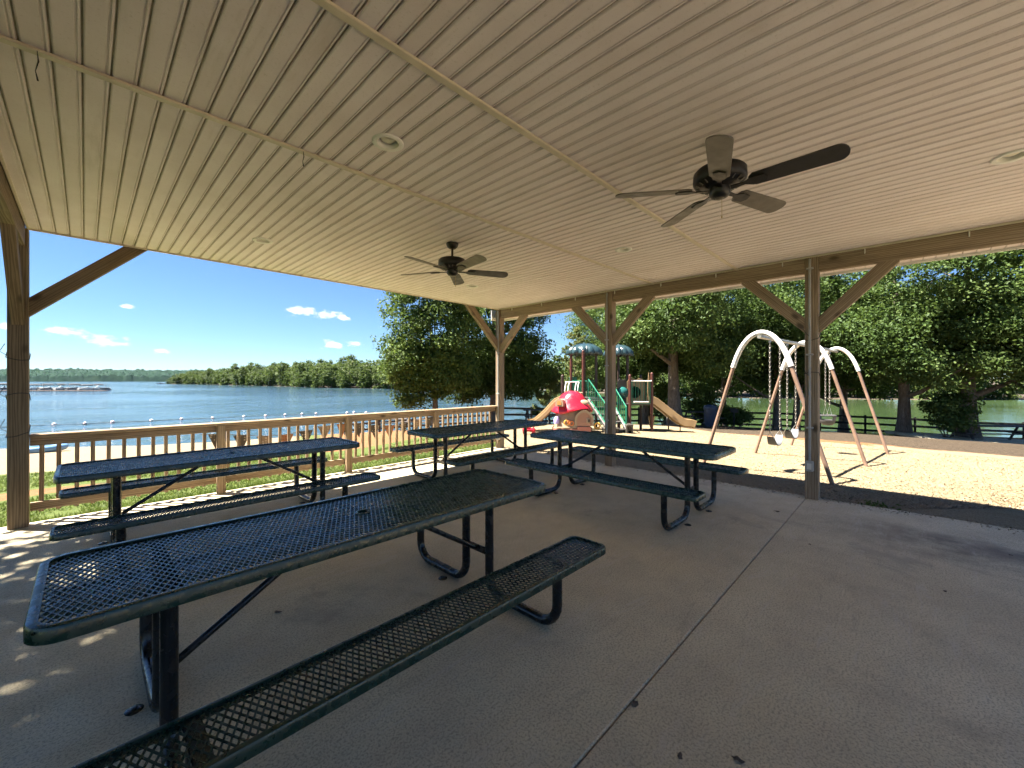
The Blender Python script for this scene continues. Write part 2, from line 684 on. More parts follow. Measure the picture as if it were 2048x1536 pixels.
mulch_pd = [(1005, 8.6), (1000, 12.0), (1000, 17), (1010, 20), (1250, 20.5), (1340, 18.5), (1440, 14.6), (1600, 12.9), (1803, 10.6), (2048, 9.0), (2600, 7.0), (4000, 5.0)]
mulch_poly = np.array([tuple(at(p, d).to_2d()) for p, d in mulch_pd] + [(9.5, -9.0), (5.0, -9.0), (5.0, 6.7)])
clay_pd = [(1000, 17), (1010, 20), (1250, 20.5), (1340, 18.5), (1440, 14.6), (1600, 12.9), (1803, 10.6), (2048, 9.0), (2600, 7.0)]
clay_line = np.array([tuple(at(p, d).to_2d()) for p, d in clay_pd])


def build_ground():
    def axis(lo, hi, step, far):
        a = list(np.arange(lo, hi + 1e-6, step))
        k, s = hi, step
        while k < far:
            s *= 1.28; k += s; a.append(k)
        k, s = lo, step
        while k > -far:
            s *= 1.28; k -= s; a.insert(0, k)
        return np.array(a)
    U = axis(-6, 42, .3, 1900); V = axis(-42, 46, .38, 1900)
    nu, nv = len(U), len(V)
    uu, vv = np.meshgrid(U, V, indexing='ij')
    P = np.stack([FW.x * uu.ravel() + RT.x * vv.ravel(), FW.y * uu.ravel() + RT.y * vv.ravel()], 1)
    z = height(P)
    me = bpy.data.meshes.new('ground')
    idx = np.arange(nu * nv).reshape(nu, nv)
    quads = np.stack([idx[:-1, :-1].ravel(), idx[:-1, 1:].ravel(), idx[1:, 1:].ravel(), idx[1:, :-1].ravel()], 1)
    me.from_pydata(np.column_stack([P, z]).tolist(), [], quads.tolist())
    me.polygons.foreach_set('use_smooth', [True] * len(me.polygons))
    # what covers the ground: r grass, g sand, b wood mulch, a clay
    px = 1024 + FPX * vv.ravel() / np.maximum(uu.ravel(), .5)
    s = seg_dist(P, shore_line)
    dm = seg_dist(P, mulch_poly, True)
    inm = inside(P, mulch_poly)
    mul = np.clip(.5 + np.where(inm, dm, -dm) / .8, 0, 1)
    left = (vv.ravel() < -.03 * uu.ravel() - 0.2) & ((P[:, 1] > 1.5) | (P[:, 0] < -14))
    beach = np.clip((19.3 - s) / 1.0, 0, 1) * np.clip((640 - px) / 90, 0, 1) * (uu.ravel() > 0)
    qy = P[:, 1] - SL[3]
    grass = np.where(left, 1.0, 0.0) * (1 - beach) * (1 - mul)
    claybank = np.clip((px - 610) / 60, 0, 1) * np.clip((1000 - px) / 60, 0, 1) * np.clip((qy - 4.2) / 1.5, 0, 1)
    claypatch = np.clip(1.2 - np.hypot((P[:, 0] + 1.3) / 2.2, (P[:, 1] - 10.3) / .9), 0, 1)
    grass = grass * (1 - claybank) * (1 - claypatch)
    dc = seg_dist(P, clay_line)
    clay = np.clip(1.2 - dc / np.clip(.6 + (px - 1500) / 420, .3, 1.7), 0, 1) * (~left) * (1 - mul)
    clay = np.maximum(clay, np.maximum(claybank, claypatch))
    # unseen pale ground added behind and beside the pavilion to bounce light inside
    bounce_ground = np.clip((1.5 - P[:, 1]) / 1.0, 0, 1) * (~inm) * np.clip((P[:, 0] + 14) / 1.0, 0, 1) * np.clip((16 - P[:, 0]) / 1.0, 0, 1)
    beach = np.maximum(beach, bounce_ground)
    ca = me.color_attributes.new('cover', 'FLOAT_COLOR', 'POINT')
    ca.data.foreach_set('color', np.stack([grass, beach, mul, clay], 1).astype(np.float32).ravel())
    m, n, l, b = node_mat('ground_cover')
    v = coords(n, l)
    a = n.new('ShaderNodeAttribute'); a.attribute_name = 'cover'
    sp = n.new('ShaderNodeSeparateColor')
    l.new(a.outputs['Color'], sp.inputs[0])
    n1 = noise(n, l, v, 1.7, 6, .65)
    n2 = noise(n, l, v, 12, 5, .7)
    n3 = noise(n, l, v, 46, 4, .75)
    vo = n.new('ShaderNodeTexVoronoi'); vo.inputs['Scale'].default_value = 27
    l.new(coords(n, l, (1, 1.7, 1)), vo.inputs['Vector'])

    def edge(ch):
        k = math_n(n, l, 'MULTIPLY_ADD', n1, .7)
        l.new(ch, k.node.inputs[2])
        return mrange(n, l, k, .72, .98)
    litter = ramp(n, l, n2, [(.3, (.028, .021, .015)), (.5, (.055, .041, .028)), (.7, (.1, .075, .05))])
    clayc = ramp(n, l, n2, [(.3, (.14, .062, .026)), (.55, (.2, .098, .044)), (.75, (.26, .15, .078))])
    mulc = ramp(n, l, n3, [(.3, (.055, .041, .024)), (.47, (.185, .142, .085)), (.75, (.285, .228, .145))])
    mulc = mixc(n, l, mrange(n, l, vo.outputs['Distance'], .2, .55, 0, .4), mulc, (.3, .238, .145))
    warm = noise(n, l, coords(n, l, (1, 1, 1)), .8, 5, .65)
    mulc = mixc(n, l, mrange(n, l, warm, .55, .72, 0, .55), mulc, (.2, .128, .064))
    sandc = ramp(n, l, n2, [(.3, (.19, .145, .09)), (.6, (.23, .18, .115)), (.8, (.27, .215, .145))])
    grc = ramp(n, l, n2, [(.3, (.045, .068, .016)), (.55, (.08, .105, .026)), (.75, (.12, .13, .042))])
    c = mixc(n, l, edge(a.outputs['Alpha']), litter, clayc)
    c = mixc(n, l, edge(sp.outputs[0]), c, grc)
    c = mixc(n, l, edge(sp.outputs[1]), c, sandc)
    c = mixc(n, l, edge(sp.outputs[2]), c, mulc)
    l.new(c, b.inputs['Base Color'])
    b.inputs['Roughness'].default_value = .95
    b.inputs['Specular IOR Level'].default_value = .15
    h = math_n(n, l, 'ADD', n3, n2)
    bump(n, l, h, .7, .04, b)
    me.materials.append(m)
    o = link('ground', me)
    tag(o, kind='structure')
    return P, grass, mul, px, uu.ravel()


g_pts = build_ground()


def build_water():
    m, n, l, b = node_mat('lake_water')
    v = coords(n, l, (1, 1, 1))
    # ripples run along the shore; coarser chop with distance from small to large noise
    w1 = noise(n, l, coords(n, l, (1.0, 1.6, 1)), .9, 3, .55, .3)
    w2 = noise(n, l, coords(n, l, (1.0, 1.9, 1)), .2, 4, .6, .3)
    w3 = noise(n, l, v, 4.0, 2, .5)
    pt = noise(n, l, v, .012, 4, .6)
    b.inputs['Roughness'].default_value = .07
    l.new(mrange(n, l, pt, .4, .65, .05, .16), b.inputs['Roughness'])
    b.inputs['IOR'].default_value = 1.33
    h = math_n(n, l, 'ADD', math_n(n, l, 'MULTIPLY', w1, .14), math_n(n, l, 'MULTIPLY', w2, .5))
    h = math_n(n, l, 'ADD', h, math_n(n, l, 'MULTIPLY', w3, .022))
    # the cove behind the playground lies in the lee of the trees: calmer water
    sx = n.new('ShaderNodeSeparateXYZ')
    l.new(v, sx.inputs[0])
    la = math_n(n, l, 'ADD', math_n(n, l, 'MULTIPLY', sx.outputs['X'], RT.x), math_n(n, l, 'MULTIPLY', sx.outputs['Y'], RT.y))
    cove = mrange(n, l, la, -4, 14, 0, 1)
    l.new(mixc(n, l, cove, (.03, .06, .078), (.034, .058, .022)), b.inputs['Base Color'])  # sky blue and tree green reflections are mixed into the base colour
    h = math_n(n, l, 'MULTIPLY', h, mrange(n, l, la, -4, 14, 1.0, .22))
    gust = noise(n, l, coords(n, l, (1, 2.6, 1)), .018, 4, .6, .6)
    h = math_n(n, l, 'MULTIPLY', h, mrange(n, l, gust, .35, .65, .45, 1.35))
    bump(n, l, h, .8, 1.0, b)
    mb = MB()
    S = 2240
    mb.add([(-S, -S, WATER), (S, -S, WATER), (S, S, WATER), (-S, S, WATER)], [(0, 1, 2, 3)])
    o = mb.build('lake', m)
    tag(o, kind='structure')


build_water()

# ------------------------------------------------------------------ concrete slab in two pours with an open joint
slab_o = MB().box(((SL[0] + SL[2]) / 2, (SL[1] + SL[3]) / 2, -.1), (SL[2] - SL[0] - .01, SL[3] - SL[1] - .01, .17)).build('patio_slab', M['groove'])
tag(slab_o, kind='structure')
JY = .93
for y0, y1 in ((SL[1], JY - .004), (JY + .004, SL[3])):
    MB().box(((SL[0] + SL[2]) / 2, (y0 + y1) / 2, -.06), (SL[2] - SL[0], y1 - y0, .12), .006).build('slab_section', M['concrete'], slab_o)

# ------------------------------------------------------------------ pavilion
CEIL = 3.05
PX0, PX1, PYE = -.47, 6.4, 6.53
BEAMB = 2.86
pav = empty('pavilion', (2.96, 2.25, 0))
tag(pav, 'timber pavilion with tan panelled ceiling and diagonal post braces over the concrete slab', 'pavilion')
post_y = [PYE, 3.76, .87, -1.22]  # unseen last row drawn in so that more daylight bounces inside
posts = {}
PW = .14
for X in (PX0, PX1):
    for y in post_y:
        if X == PX0 and y in (3.76, .87):
            continue
        top = CEIL - .002
        mt = M['wood'] if X == PX1 else M['wood_dark']
        posts[(X, y)] = timber('post', (X, y, 0), (X, y, top), PW, PW, mt, pav, up=(0, 1, 0), ch=.006)
# side beams between the posts, just under the ceiling line
for X, ys in ((PX1, post_y), (PX0, [PYE, -1.22])):
    for a, b in zip(ys[:-1], ys[1:]):
        timber('beam', (X, a - PW / 2 - .001, (BEAMB + CEIL) / 2 + .01), (X, b + PW / 2 + .001, (BEAMB + CEIL) / 2 + .01), .1, CEIL - BEAMB + .018, M['wood'] if X == PX1 else M['wood_dark'], pav)
# header on the lake side, hidden above the ceiling edge
timber('beam', (PX0 - .2, PYE + .025, CEIL + .16), (PX1 + .2, PYE + .025, CEIL + .16), .09, .2, M['wood_dark'], pav)


def brace(p0, p1, up, mat):
    return timber('brace', p0, p1, .138, .088, mat, pav, up=up, ch=.004)


for y in post_y:
    for sg in (-1, 1):
        y0 = y + sg * (PW / 2 - .05)
        y1 = y + sg * .76
        if (y == PYE and sg > 0) or y == -1.22:
            continue
        brace((PX1, y0, 2.14), (PX1, y1, BEAMB + .03), (1, 0, 0), M['wood'])
timb = brace((PX0, PYE - .03, 2.1), (PX0, PYE - .84, BEAMB + .06), (1, 0, 0), M['wood_dark'])
brace((PX0 + .02, PYE + .012, 2.2), (PX0 + .95, PYE + .012, 3.11), (0, 1, 0), M['wood_dark'])
brace((PX1 - .02, PYE + .012, 2.2), (PX1 - .95, PYE + .012, 3.11), (0, 1, 0), M['wood'])

# ceiling
CX0, CX1 = -.415, 6.345
Bstrips = [(2.965, 6.462), (1.735, 2.935), (-1.27, 1.705)]
cbm = MB().box(((CX0 + CX1) / 2, (6.47 - 1.3) / 2, CEIL + .02), (CX1 - CX0, 6.47 + 1.3, .016))
ceiling = cbm.build('ceiling', M['groove'], pav, Matrix.Translation(-pav.location))
PITCH = .1016


def panel_mesh(L):
    w = PITCH - .0065
    mb = MB()
    # cross-section of a vinyl board: flat face, rolled edges, shallow bead at one side
    prof = [(0, .010), (.003, .002), (.008, 0), (w - .021, 0), (w - .0185, .006), (w - .0135, .006), (w - .011, .0005), (w - .005, .001), (w, .010)]
    n = len(prof)
    vs_ = [(x, 0, z) for x, z in prof] + [(x, L, z) for x, z in prof]
    fs = [(i, n + i, n + i + 1, i + 1) for i in range(n - 1)] + [(n - 1, 2 * n - 1, n, 0)]
    fs += [tuple(range(n)), tuple(range(n, 2 * n))[::-1]]
    return mb.add(vs_, fs).mesh('ceiling_panel', M['vinyl'])


ceil_w = pav.matrix_basis.inverted()
for y0, y1 in Bstrips:
    me = panel_mesh(y1 - y0)
    x = CX0 + .003
    while x + PITCH < CX1 + .03:
        o = link('ceiling_panel', me, ceiling, Matrix.Translation((x, y0, CEIL + rnd.uniform(-.0008, .0008))))
        x += PITCH
for y in (2.95, 1.72):
    o = MB().box((0, 0, 0), (CX1 - CX0, .046, .016), .004).build('batten', M['trim'], ceiling, Matrix.Translation(((CX0 + CX1) / 2, y, CEIL - .006)))
# lake side edge channel
MB().box((0, 0, 0), (CX1 - CX0, .02, .042), .003).build('edge_channel', M['trim'], ceiling, Matrix.Translation(((CX0 + CX1) / 2, 6.472, CEIL + .004)))
for X in (CX0 + .012, CX1 - .012):
    MB().box((0, 0, 0), (.02, 7.7, .02), .003).build('edge_channel', M['trim'], ceiling, Matrix.Translation((X, 2.6, CEIL - .001)))

# overhanging soffit beyond the playground beam, fascia and roof
SOX = 6.74
sof = MB().box((6.6, 2.68, BEAMB + .052), (SOX - 6.46, 8.35, .01)).build('soffit', M['groove'], pav, Matrix.Translation(-pav.location))
sme = MB().box((0, 0, 0), (SOX - 6.462, .096, .012), .004).mesh('soffit_panel', M['vinyl'])
y = -1.4
while y < 6.8:
    link('soffit_panel', sme, sof, Matrix.Translation(((6.462 + SOX) / 2, y, BEAMB + .038)))
    y += .1016


def fascia(c, s):
    MB().box(c, s, .003).build('fascia', M['fascia'], pav, Matrix.Translation(-pav.location))


fascia((SOX + .012, 2.69, 2.985), (.022, 8.4, .24))
fascia((6.6, 6.886, 2.985), (.26, .022, .24))
fascia((2.8, 6.91, 3.27), (7.6, .022, .16))
fascia((-.87, 2.69, 3.1), (.022, 8.4, .2))
rb = MB()
zr = 4.55
x0, x1, y0, y1, xm = -.9, 6.78, -1.55, 6.93, 2.94
rb.add([(x0, y0, 3.2), (x1, y0, 3.2), (x1, y1, 3.2), (x0, y1, 3.2), (xm, y0 + 2.5, zr), (xm, y1 - 2.5, zr)],
       [(3, 2, 1, 0), (0, 1, 4), (1, 2, 5, 4), (2, 3, 5), (3, 0, 4, 5)])
rb.build('roof', M['shingle'], pav, Matrix.Translation(-pav.location))


# conduits and outlet boxes on the posts (sub-parts of the posts)
def conduit(post, x, y, z0, z1, mat, box_z=None, straps=()):
    W = wm(post).inverted()
    MB().tube([(x, y, z0), (x, y, z1)], .0135, 8).build('conduit', mat, post, W)
    for z in straps:
        MB().box((x - .004, y, z), (.03, .075, .022), .004).build('conduit_strap', mat, post, W)
    if box_z:
        MB().box((x - .012, y, box_z), (.055, .085, .13), .01).build('outlet_box', mat, post, W)
        MB().box((x - .043, y, box_z), (.008, .045, .075), .004).build('outlet_cover', M['pvc_white'], post, W)


conduit(posts[(PX1, .87)], PX1 - PW / 2 - .016, .885, .49, CEIL - .03, M['pvc'], .42, (2.9, 1.82, .9))
conduit(posts[(PX1, 3.76)], PX1 - PW / 2 - .016, 3.78, .3, CEIL - .03, M['pvc'], .25, (2.2, 1.75, .8))
conduit(posts[(PX1, PYE)], PX1 - PW / 2 - .016, PYE - .03, .3, CEIL - .03, M['pvc'], .25, (2.1, 1.2))
beams = [o for o in pav.children if o.name.startswith('beam')]
hk = MB().tube([(0, 0, 0), (-.012, 0, -.035), (-.002, 0, -.055), (.012, 0, -.035), (.004, 0, 0)], .006, 6).mesh('string_hook', M['hook'])
for k in range(9):
    y = 6.1 - k * .82
    bm = min(beams[:3], key=lambda o: abs(wm(o).translation.y - y - 1.3))
    link('string_hook', hk, bm, wm(bm).inverted() @ Matrix.Translation((PX1 - .064, y, CEIL - .012)))

# ------------------------------------------------------------------ wooden railing along the lake side
rail = empty('wooden_railing', (2.96, 6.56, 0))
tag(rail, 'brown timber railing with square balusters along the lake side of the slab', 'railing')
RZ = .935
RY = 6.585
xa, xb = PX0 + PW / 2 + .002, PX1 - PW / 2 - .002
timber('cap_rail', (xa, RY - .01, RZ - .017), (xb, RY - .01, RZ - .017), .14, .034, M['wood_rail'], rail, ch=.006)
timber('top_rail', (xa, RY + .02, RZ - .08), (xb, RY + .02, RZ - .08), .036, .09, M['wood_rail'], rail)
timber('bottom_rail', (xa, RY + .02, .175), (xb, RY + .02, .175), .036, .088, M['wood_rail'], rail)
rposts = [1.25, 2.97, 4.69]
for X in rposts:
    timber('rail_post', (X, RY - .04, 0), (X, RY - .04, RZ - .036), .092, .082, M['wood_rail'], rail, up=(0, 1, 0))
bal_me = MB().box((0, 0, .375), (.036, .036, .75), .003).mesh('baluster', M['wood_rail'])
x = xa + .075
while x < xb - .03:
    if all(abs(x - p) > .07 for p in rposts):
        o = link('baluster', bal_me, rail, Matrix.Translation(Vector((x + rnd.uniform(-.004, .004), RY + .058, .105)) - rail.location) @ Matrix.Rotation(rnd.uniform(-.012, .012), 4, 'Y'))
    x += .128


# ------------------------------------------------------------------ picnic tables
def round_rect(w, h, r, n=6):
    pts = []
    for cx, cy, a0 in ((w / 2 - r, h / 2 - r, 0), (-w / 2 + r, h / 2 - r, 90), (-w / 2 + r, -h / 2 + r, 180), (w / 2 - r, -h / 2 + r, 270)):
        for k in range(n + 1):
            a = math.radians(a0 + 90 * k / n)
            pts.append((cx + r * math.cos(a), cy + r * math.sin(a)))
    return pts


def rim_mesh(w, h, r, z, name, skirt=.052, lip=.03):
    """rolled steel rim: flat lip, rounded shoulder, vertical skirt turned in at the bottom"""
    prof = [(-lip, -.006), (-lip, 0), (-.012, 0.001), (-.004, -.002), (0, -.011), (0, -skirt), (-.006, -skirt - .003), (-.008, -skirt + .004), (-.008, -.011)]
    n0 = None
    vs_ = []
    for off, dz in prof:
        ring = round_rect(w + 2 * off, h + 2 * off, max(.005, r + off))
        n0 = len(ring)
        vs_ += [(x, y, z + dz) for x, y in ring]
    fs = []
    m = len(prof)
    for i in range(m):
        j = (i + 1) % m
        for k in range(n0):
            fs.append((i * n0 + k, j * n0 + k, j * n0 + (k + 1) % n0, i * n0 + (k + 1) % n0))
    mb = MB().add(vs_, fs, True)
    return mb.mesh(name, M['green'], 35)


def mesh_panel(w, h, z, name, hole=0.0):
    """expanded metal: two families of crossing strands that leave long diamonds"""
    SWD, LWD = .0245, .052
    d = Vector((SWD / 2, LWD / 2)).normalized()
    mb = MB()
    for sg in (1, -1):
        dv = Vector((d.x, d.y * sg))
        k = -int((w + h) / SWD)
        while k * SWD < w + h:
            ox = k * SWD
            # line through (ox, 0) along dv, clipped to the rectangle
            t0, t1 = -9.0, 9.0
            for o_, c_, lim in ((ox, dv.x, w / 2), (0.0, dv.y, h / 2)):
                a, b = (-lim - o_) / c_, (lim - o_) / c_
                t0 = max(t0, min(a, b)); t1 = min(t1, max(a, b))
            if t1 - t0 > .01:
                segs = [(t0, t1)]
                if hole:
                    # leave the middle open where the umbrella ring sits
                    B = ox * dv.x; C_ = ox * ox - hole * hole
                    D = B * B - C_
                    if D > 0:
                        ta, tb = -B - math.sqrt(D), -B + math.sqrt(D)
                        segs = [(t0, max(t0, ta)), (min(t1, tb), t1)]
                for a, b in segs:
                    if b - a < .005:
                        continue
                    p0 = Vector((ox + dv.x * a, dv.y * a, z)); p1 = Vector((ox + dv.x * b, dv.y * b, z))
                    n3 = Vector((-dv.y, dv.x, 0))
                    hgt = .003 + .0004 * sg
                    prof = [(.0036, 0), (.0024, hgt), (-.0024, hgt), (-.0036, 0), (-.0024, -hgt), (.0024, -hgt)]
                    ring = [p0 + n3 * a_ + Vector((0, 0, b_)) for a_, b_ in prof] + [p1 + n3 * a_ + Vector((0, 0, b_)) for a_, b_ in prof]
                    mb.add(ring, [(q, (q + 1) % 6, 6 + (q + 1) % 6, 6 + q) for q in range(6)], False)
            k += 1
    return mb.mesh(name, M['green'])


TL, TW, TH = 2.44, .76, .76
BL, BW, BH = 2.44, .275, .45
BY = TW / 2 + .2 + BW / 2
top_rim = rim_mesh(TL, TW, .09, TH, 'tabletop', .05)
top_net = mesh_panel(TL - .045, TW - .045, TH - .012, 'table_mesh', .032)
seat_rim = rim_mesh(BL, BW, .06, BH, 'seat', .042, .022)
seat_net = mesh_panel(BL - .035, BW - .035, BH - .012, 'seat_mesh')
ring_me = MB().lathe([(.04, .004), (.03, .006), (.025, .002), (.025, -.02), (.04, -.02), (.042, 0), (.04, .004)], 20, (0, 0, TH - .008)).mesh('umbrella_ring', M['green'], 50)
LX = .86          # leg frames from the middle


def loop_leg(sx, sy):
    """one bent tube: down from the seat, round along the floor and up to the tabletop"""
    x = sx * LX
    y_in, y_out = sy * .125, sy * (BY - .0)
    R = .13
    zf = .032
    pts = [(x, y_out, BH - .03), (x, y_out, zf + R)]
    for k in range(1, 7):
        a = math.radians(90 * k / 6)
        pts.append((x, y_out - sy * R * (1 - math.cos(a)), zf + R - R * math.sin(a)))
    for k in range(0, 7):
        a = math.radians(90 * k / 6)
        pts.append((x, y_in + sy * (R - R * math.sin(a)), zf + R - R * math.cos(a)))
    pts.append((x, y_in, TH - .03))
    # dense enough at the ends to stay round
    return MB().tube(pts, .03, 12)


leg_me = {(sx, sy): loop_leg(sx, sy).mesh('leg', M['black'], 60) for sx in (-1, 1) for sy in (-1, 1)}
cross_me = {sx: MB().box((sx * LX, 0, .3), (.012, .2, .05), .003).mesh('crossbar', M['black']) for sx in (-1, 1)}
brace_me = {sx: MB().tube([(sx * .16, 0, TH - .035), (sx * (LX - .02), 0, .305)], .016, 10).mesh('diagonal_brace', M['black'], 60) for sx in (-1, 1)}
bracket_me = {(sx, sy): MB().box((sx * LX, sy * BY, BH - .022), (.05, BW - .03, .022), .003).mesh('seat_bracket', M['black']) for sx in (-1, 1) for sy in (-1, 1)}
support_me = {sx: MB().box((sx * LX, 0, TH - .03), (.045, TW - .05, .03), .003).mesh('top_support', M['black']) for sx in (-1, 1)}
cbar_me = MB().box((0, 0, TH - .026), (.4, .045, .022), .003).box((0, 0, TH - .0263), (.045, TW - .05, .0215), .003).mesh('centre_support', M['black'])
pad_me = MB().lathe([(.0, .006), (.03, .006), (.034, .003), (.034, 0)], 14).lathe([(0, .014), (.008, .014), (.009, .006)], 6).mesh('anchor_pad', M['black'], 40)


def picnic_table(c, rz, label):
    t = empty('picnic_table', c, rz)
    tag(t, label, 'picnic table', 'picnic tables under the pavilion')
    tp = link('tabletop', top_rim, t)
    tag(link('table_mesh', top_net, tp), kind='stuff')
    link('umbrella_ring', ring_me, tp)
    link('centre_support', cbar_me, tp)
    for sx in (-1, 1):
        link('top_support', support_me[sx], tp)
        link('crossbar', cross_me[sx], t)
        link('diagonal_brace', brace_me[sx], t)
    for sy in (-1, 1):
        st = link('seat', seat_rim, t, Matrix.Translation((0, sy * BY, 0)))
        tag(link('seat_mesh', seat_net, st), kind='stuff')
        for sx in (-1, 1):
            lg = link('leg', leg_me[(sx, sy)], t)
            link('seat_bracket', bracket_me[(sx, sy)], lg)
            link('anchor_pad', pad_me, lg, Matrix.Translation((sx * (LX + .07 * sx * sy * 0 - .075 * sx), sy * .31, .001)))
    return t


picnic_table((1.09, 2.22, 0), 0, 'dark green mesh picnic table nearest the camera, its bench running out of the picture bottom')
picnic_table((1.05, 5.01, 0), 0, 'dark green mesh picnic table beside the railing by the left post, sun on its bench')
picnic_table((4.47, 4.93, 0), 0, 'dark green mesh picnic table farthest back, beside the railing near the corner post')
picnic_table((4.63, 2.57, 0), math.pi / 2, 'dark green mesh picnic table standing crosswise beside the playground edge')


# ------------------------------------------------------------------ ceiling fans and recessed lights
def blade_mesh(mat):
    pts = []
    L0, L1, wa, wb = .2, .66, .058, .068
    pts = [(L0, -wa), (L1 - .05, -wb)]
    for k in range(1, 8):
        a = math.radians(-90 + 180 * k / 8)
        pts.append((L1 - .05 + .05 * math.cos(a), wb * math.sin(a)))
    pts += [(L1 - .05, wb), (L0, wa), (L0 - .025, wa * .55), (L0 - .025, -wa * .55)]
    return MB().prism(pts, -.004, .004, Matrix.Rotation(math.radians(-13), 4, 'X')).mesh('blade', mat)


iron_me = MB().prism([(.07, -.016), (.15, -.012), (.19, -.04), (.26, -.035), (.275, 0), (.26, .035), (.19, .04), (.15, .012), (.07, .016)], -.014, -.007, Matrix.Rotation(math.radians(-11), 4, 'X')).mesh('blade_iron', M['bronze'])
bl_a, bl_b = blade_mesh(M['blade']), blade_mesh(M['blade_shaded'])


def fan(x, y, ang, label, shaded_k):
    t = empty('ceiling_fan', (x, y, 2.74))
    tag(t, label, 'ceiling fan', 'ceiling fans under the pavilion')
    h = CEIL - 2.74
    MB().lathe([(0, h - .001), (.068, h - .001), (.07, h - .012), (.058, h - .045), (.036, h - .062), (.018, h - .066), (0, h - .066)], 24).build('canopy', M['bronze'], t)
    MB().tube([(0, 0, h - .064), (0, 0, .13)], .0125, 10).build('downrod', M['bronze'], t)
    mt = MB().lathe([(0, .165), (.022, .163), (.026, .135), (.07, .132), (.142, .124), (.157, .107), (.16, .05), (.15, .034), (.115, .02), (.085, .006), (0, .004)], 32).build('motor_housing', M['bronze'], t)
    vent = MB().box((0, 0, 0), (.03, .006, .006)).mesh('vent_rib', M['blade'])
    for k in range(20):
        a = 2 * math.pi * k / 20
        link('vent_rib', vent, mt, Matrix.Rotation(a, 4, 'Z') @ Matrix.Translation((.132, 0, .024)) @ Matrix.Rotation(-.55, 4, 'Y'))
    MB().lathe([(0, .01), (.062, .008), (.064, -.03), (.05, -.052), (.03, -.06), (0, -.062)], 24).build('switch_housing', M['bronze'], t)
    MB().lathe([(.0, -.0665), (.02, -.0655), (.028, -.06)], 16).build('bottom_cap', M['blade'], t)
    MB().tube([(.045, 0, -.045), (.046, 0, -.16)], .0015, 5).tube([(.046, 0, -.16), (.046, 0, -.175)], .004, 6).build('pull_chain', M['brass'], t)
    for k in range(5):
        R = Matrix.Rotation(math.radians(ang + 72 * k), 4, 'Z')
        b = link('blade', bl_b if k in shaded_k else bl_a, t, R)
        link('blade_iron', iron_me, b)
    return t


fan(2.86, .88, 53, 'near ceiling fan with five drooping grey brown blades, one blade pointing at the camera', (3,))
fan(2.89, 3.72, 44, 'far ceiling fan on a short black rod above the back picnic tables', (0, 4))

lt_trim = MB().lathe([(.066, .01), (.068, -.003), (.092, -.008), (.1, -.002), (.1, .004)], 28).mesh('trim_ring', M['white_metal'], 60)
lt_can = MB().lathe([(.068, 0), (.06, .07), (.0, .075)], 28).mesh('reflector', M['white_metal'], 60)
lt_bulb = MB().lathe([(0, .012), (.03, .014), (.046, .022), (.05, .034), (.04, .06), (.03, .074)], 24).mesh('bulb', M['lens'], 60)
for x, y, lab in ((1.37, 2.44, 'round recessed ceiling light left of the near batten, nearest to the camera'),
                  (1.37, 5.16, 'round recessed ceiling light above the table by the left post'),
                  (4.43, 2.43, 'round recessed ceiling light between the two long battens by the playground beam'),
                  (4.43, 5.17, 'round recessed ceiling light just behind the far ceiling fan'),
                  (4.45, -.52, 'round recessed ceiling light cut by the right edge of the picture')):
    t = empty('recessed_light', (x, y, CEIL - .004))
    tag(t, lab, 'ceiling light', 'recessed lights in the ceiling')
    link('trim_ring', lt_trim, t)
    link('reflector', lt_can, t)
    link('bulb', lt_bulb, t)


def cut_light_holes():
    """round openings through the boards and the backing where the lights sit"""
    spots = [(1.37, 2.44), (1.37, 5.16), (4.43, 2.43), (4.43, 5.17), (4.45, -.52)]
    mb = MB()
    for x, y in spots:
        mb.prism([(x + .072 * math.cos(2 * math.pi * k / 28), y + .072 * math.sin(2 * math.pi * k / 28)) for k in range(28)], CEIL - .03, CEIL + .1)
    cut = mb.build('cutter', None)
    todo = [ceiling]
    for o in ceiling.children:
        if not o.name.startswith('ceiling_panel'):
            continue
        p = o.matrix_basis.translation
        L = max(v.co.y for v in o.data.vertices)
        if any(p.x - .08 < x < p.x + PITCH + .08 and p.y < y < p.y + L for x, y in spots):
            todo.append(o)
    bpy.context.view_layer.update()
    for o in todo:
        md = o.modifiers.new('hole', 'BOOLEAN')
        md.operation = 'DIFFERENCE'
        md.object = cut
        md.solver = 'EXACT'
    dg = bpy.context.evaluated_depsgraph_get()
    new = [(o, bpy.data.meshes.new_from_object(o.evaluated_get(dg))) for o in todo]
    for o, me in new:
        o.modifiers.clear()
        o.data = me
    bpy.data.objects.remove(cut, do_unlink=True)


cut_light_holes()


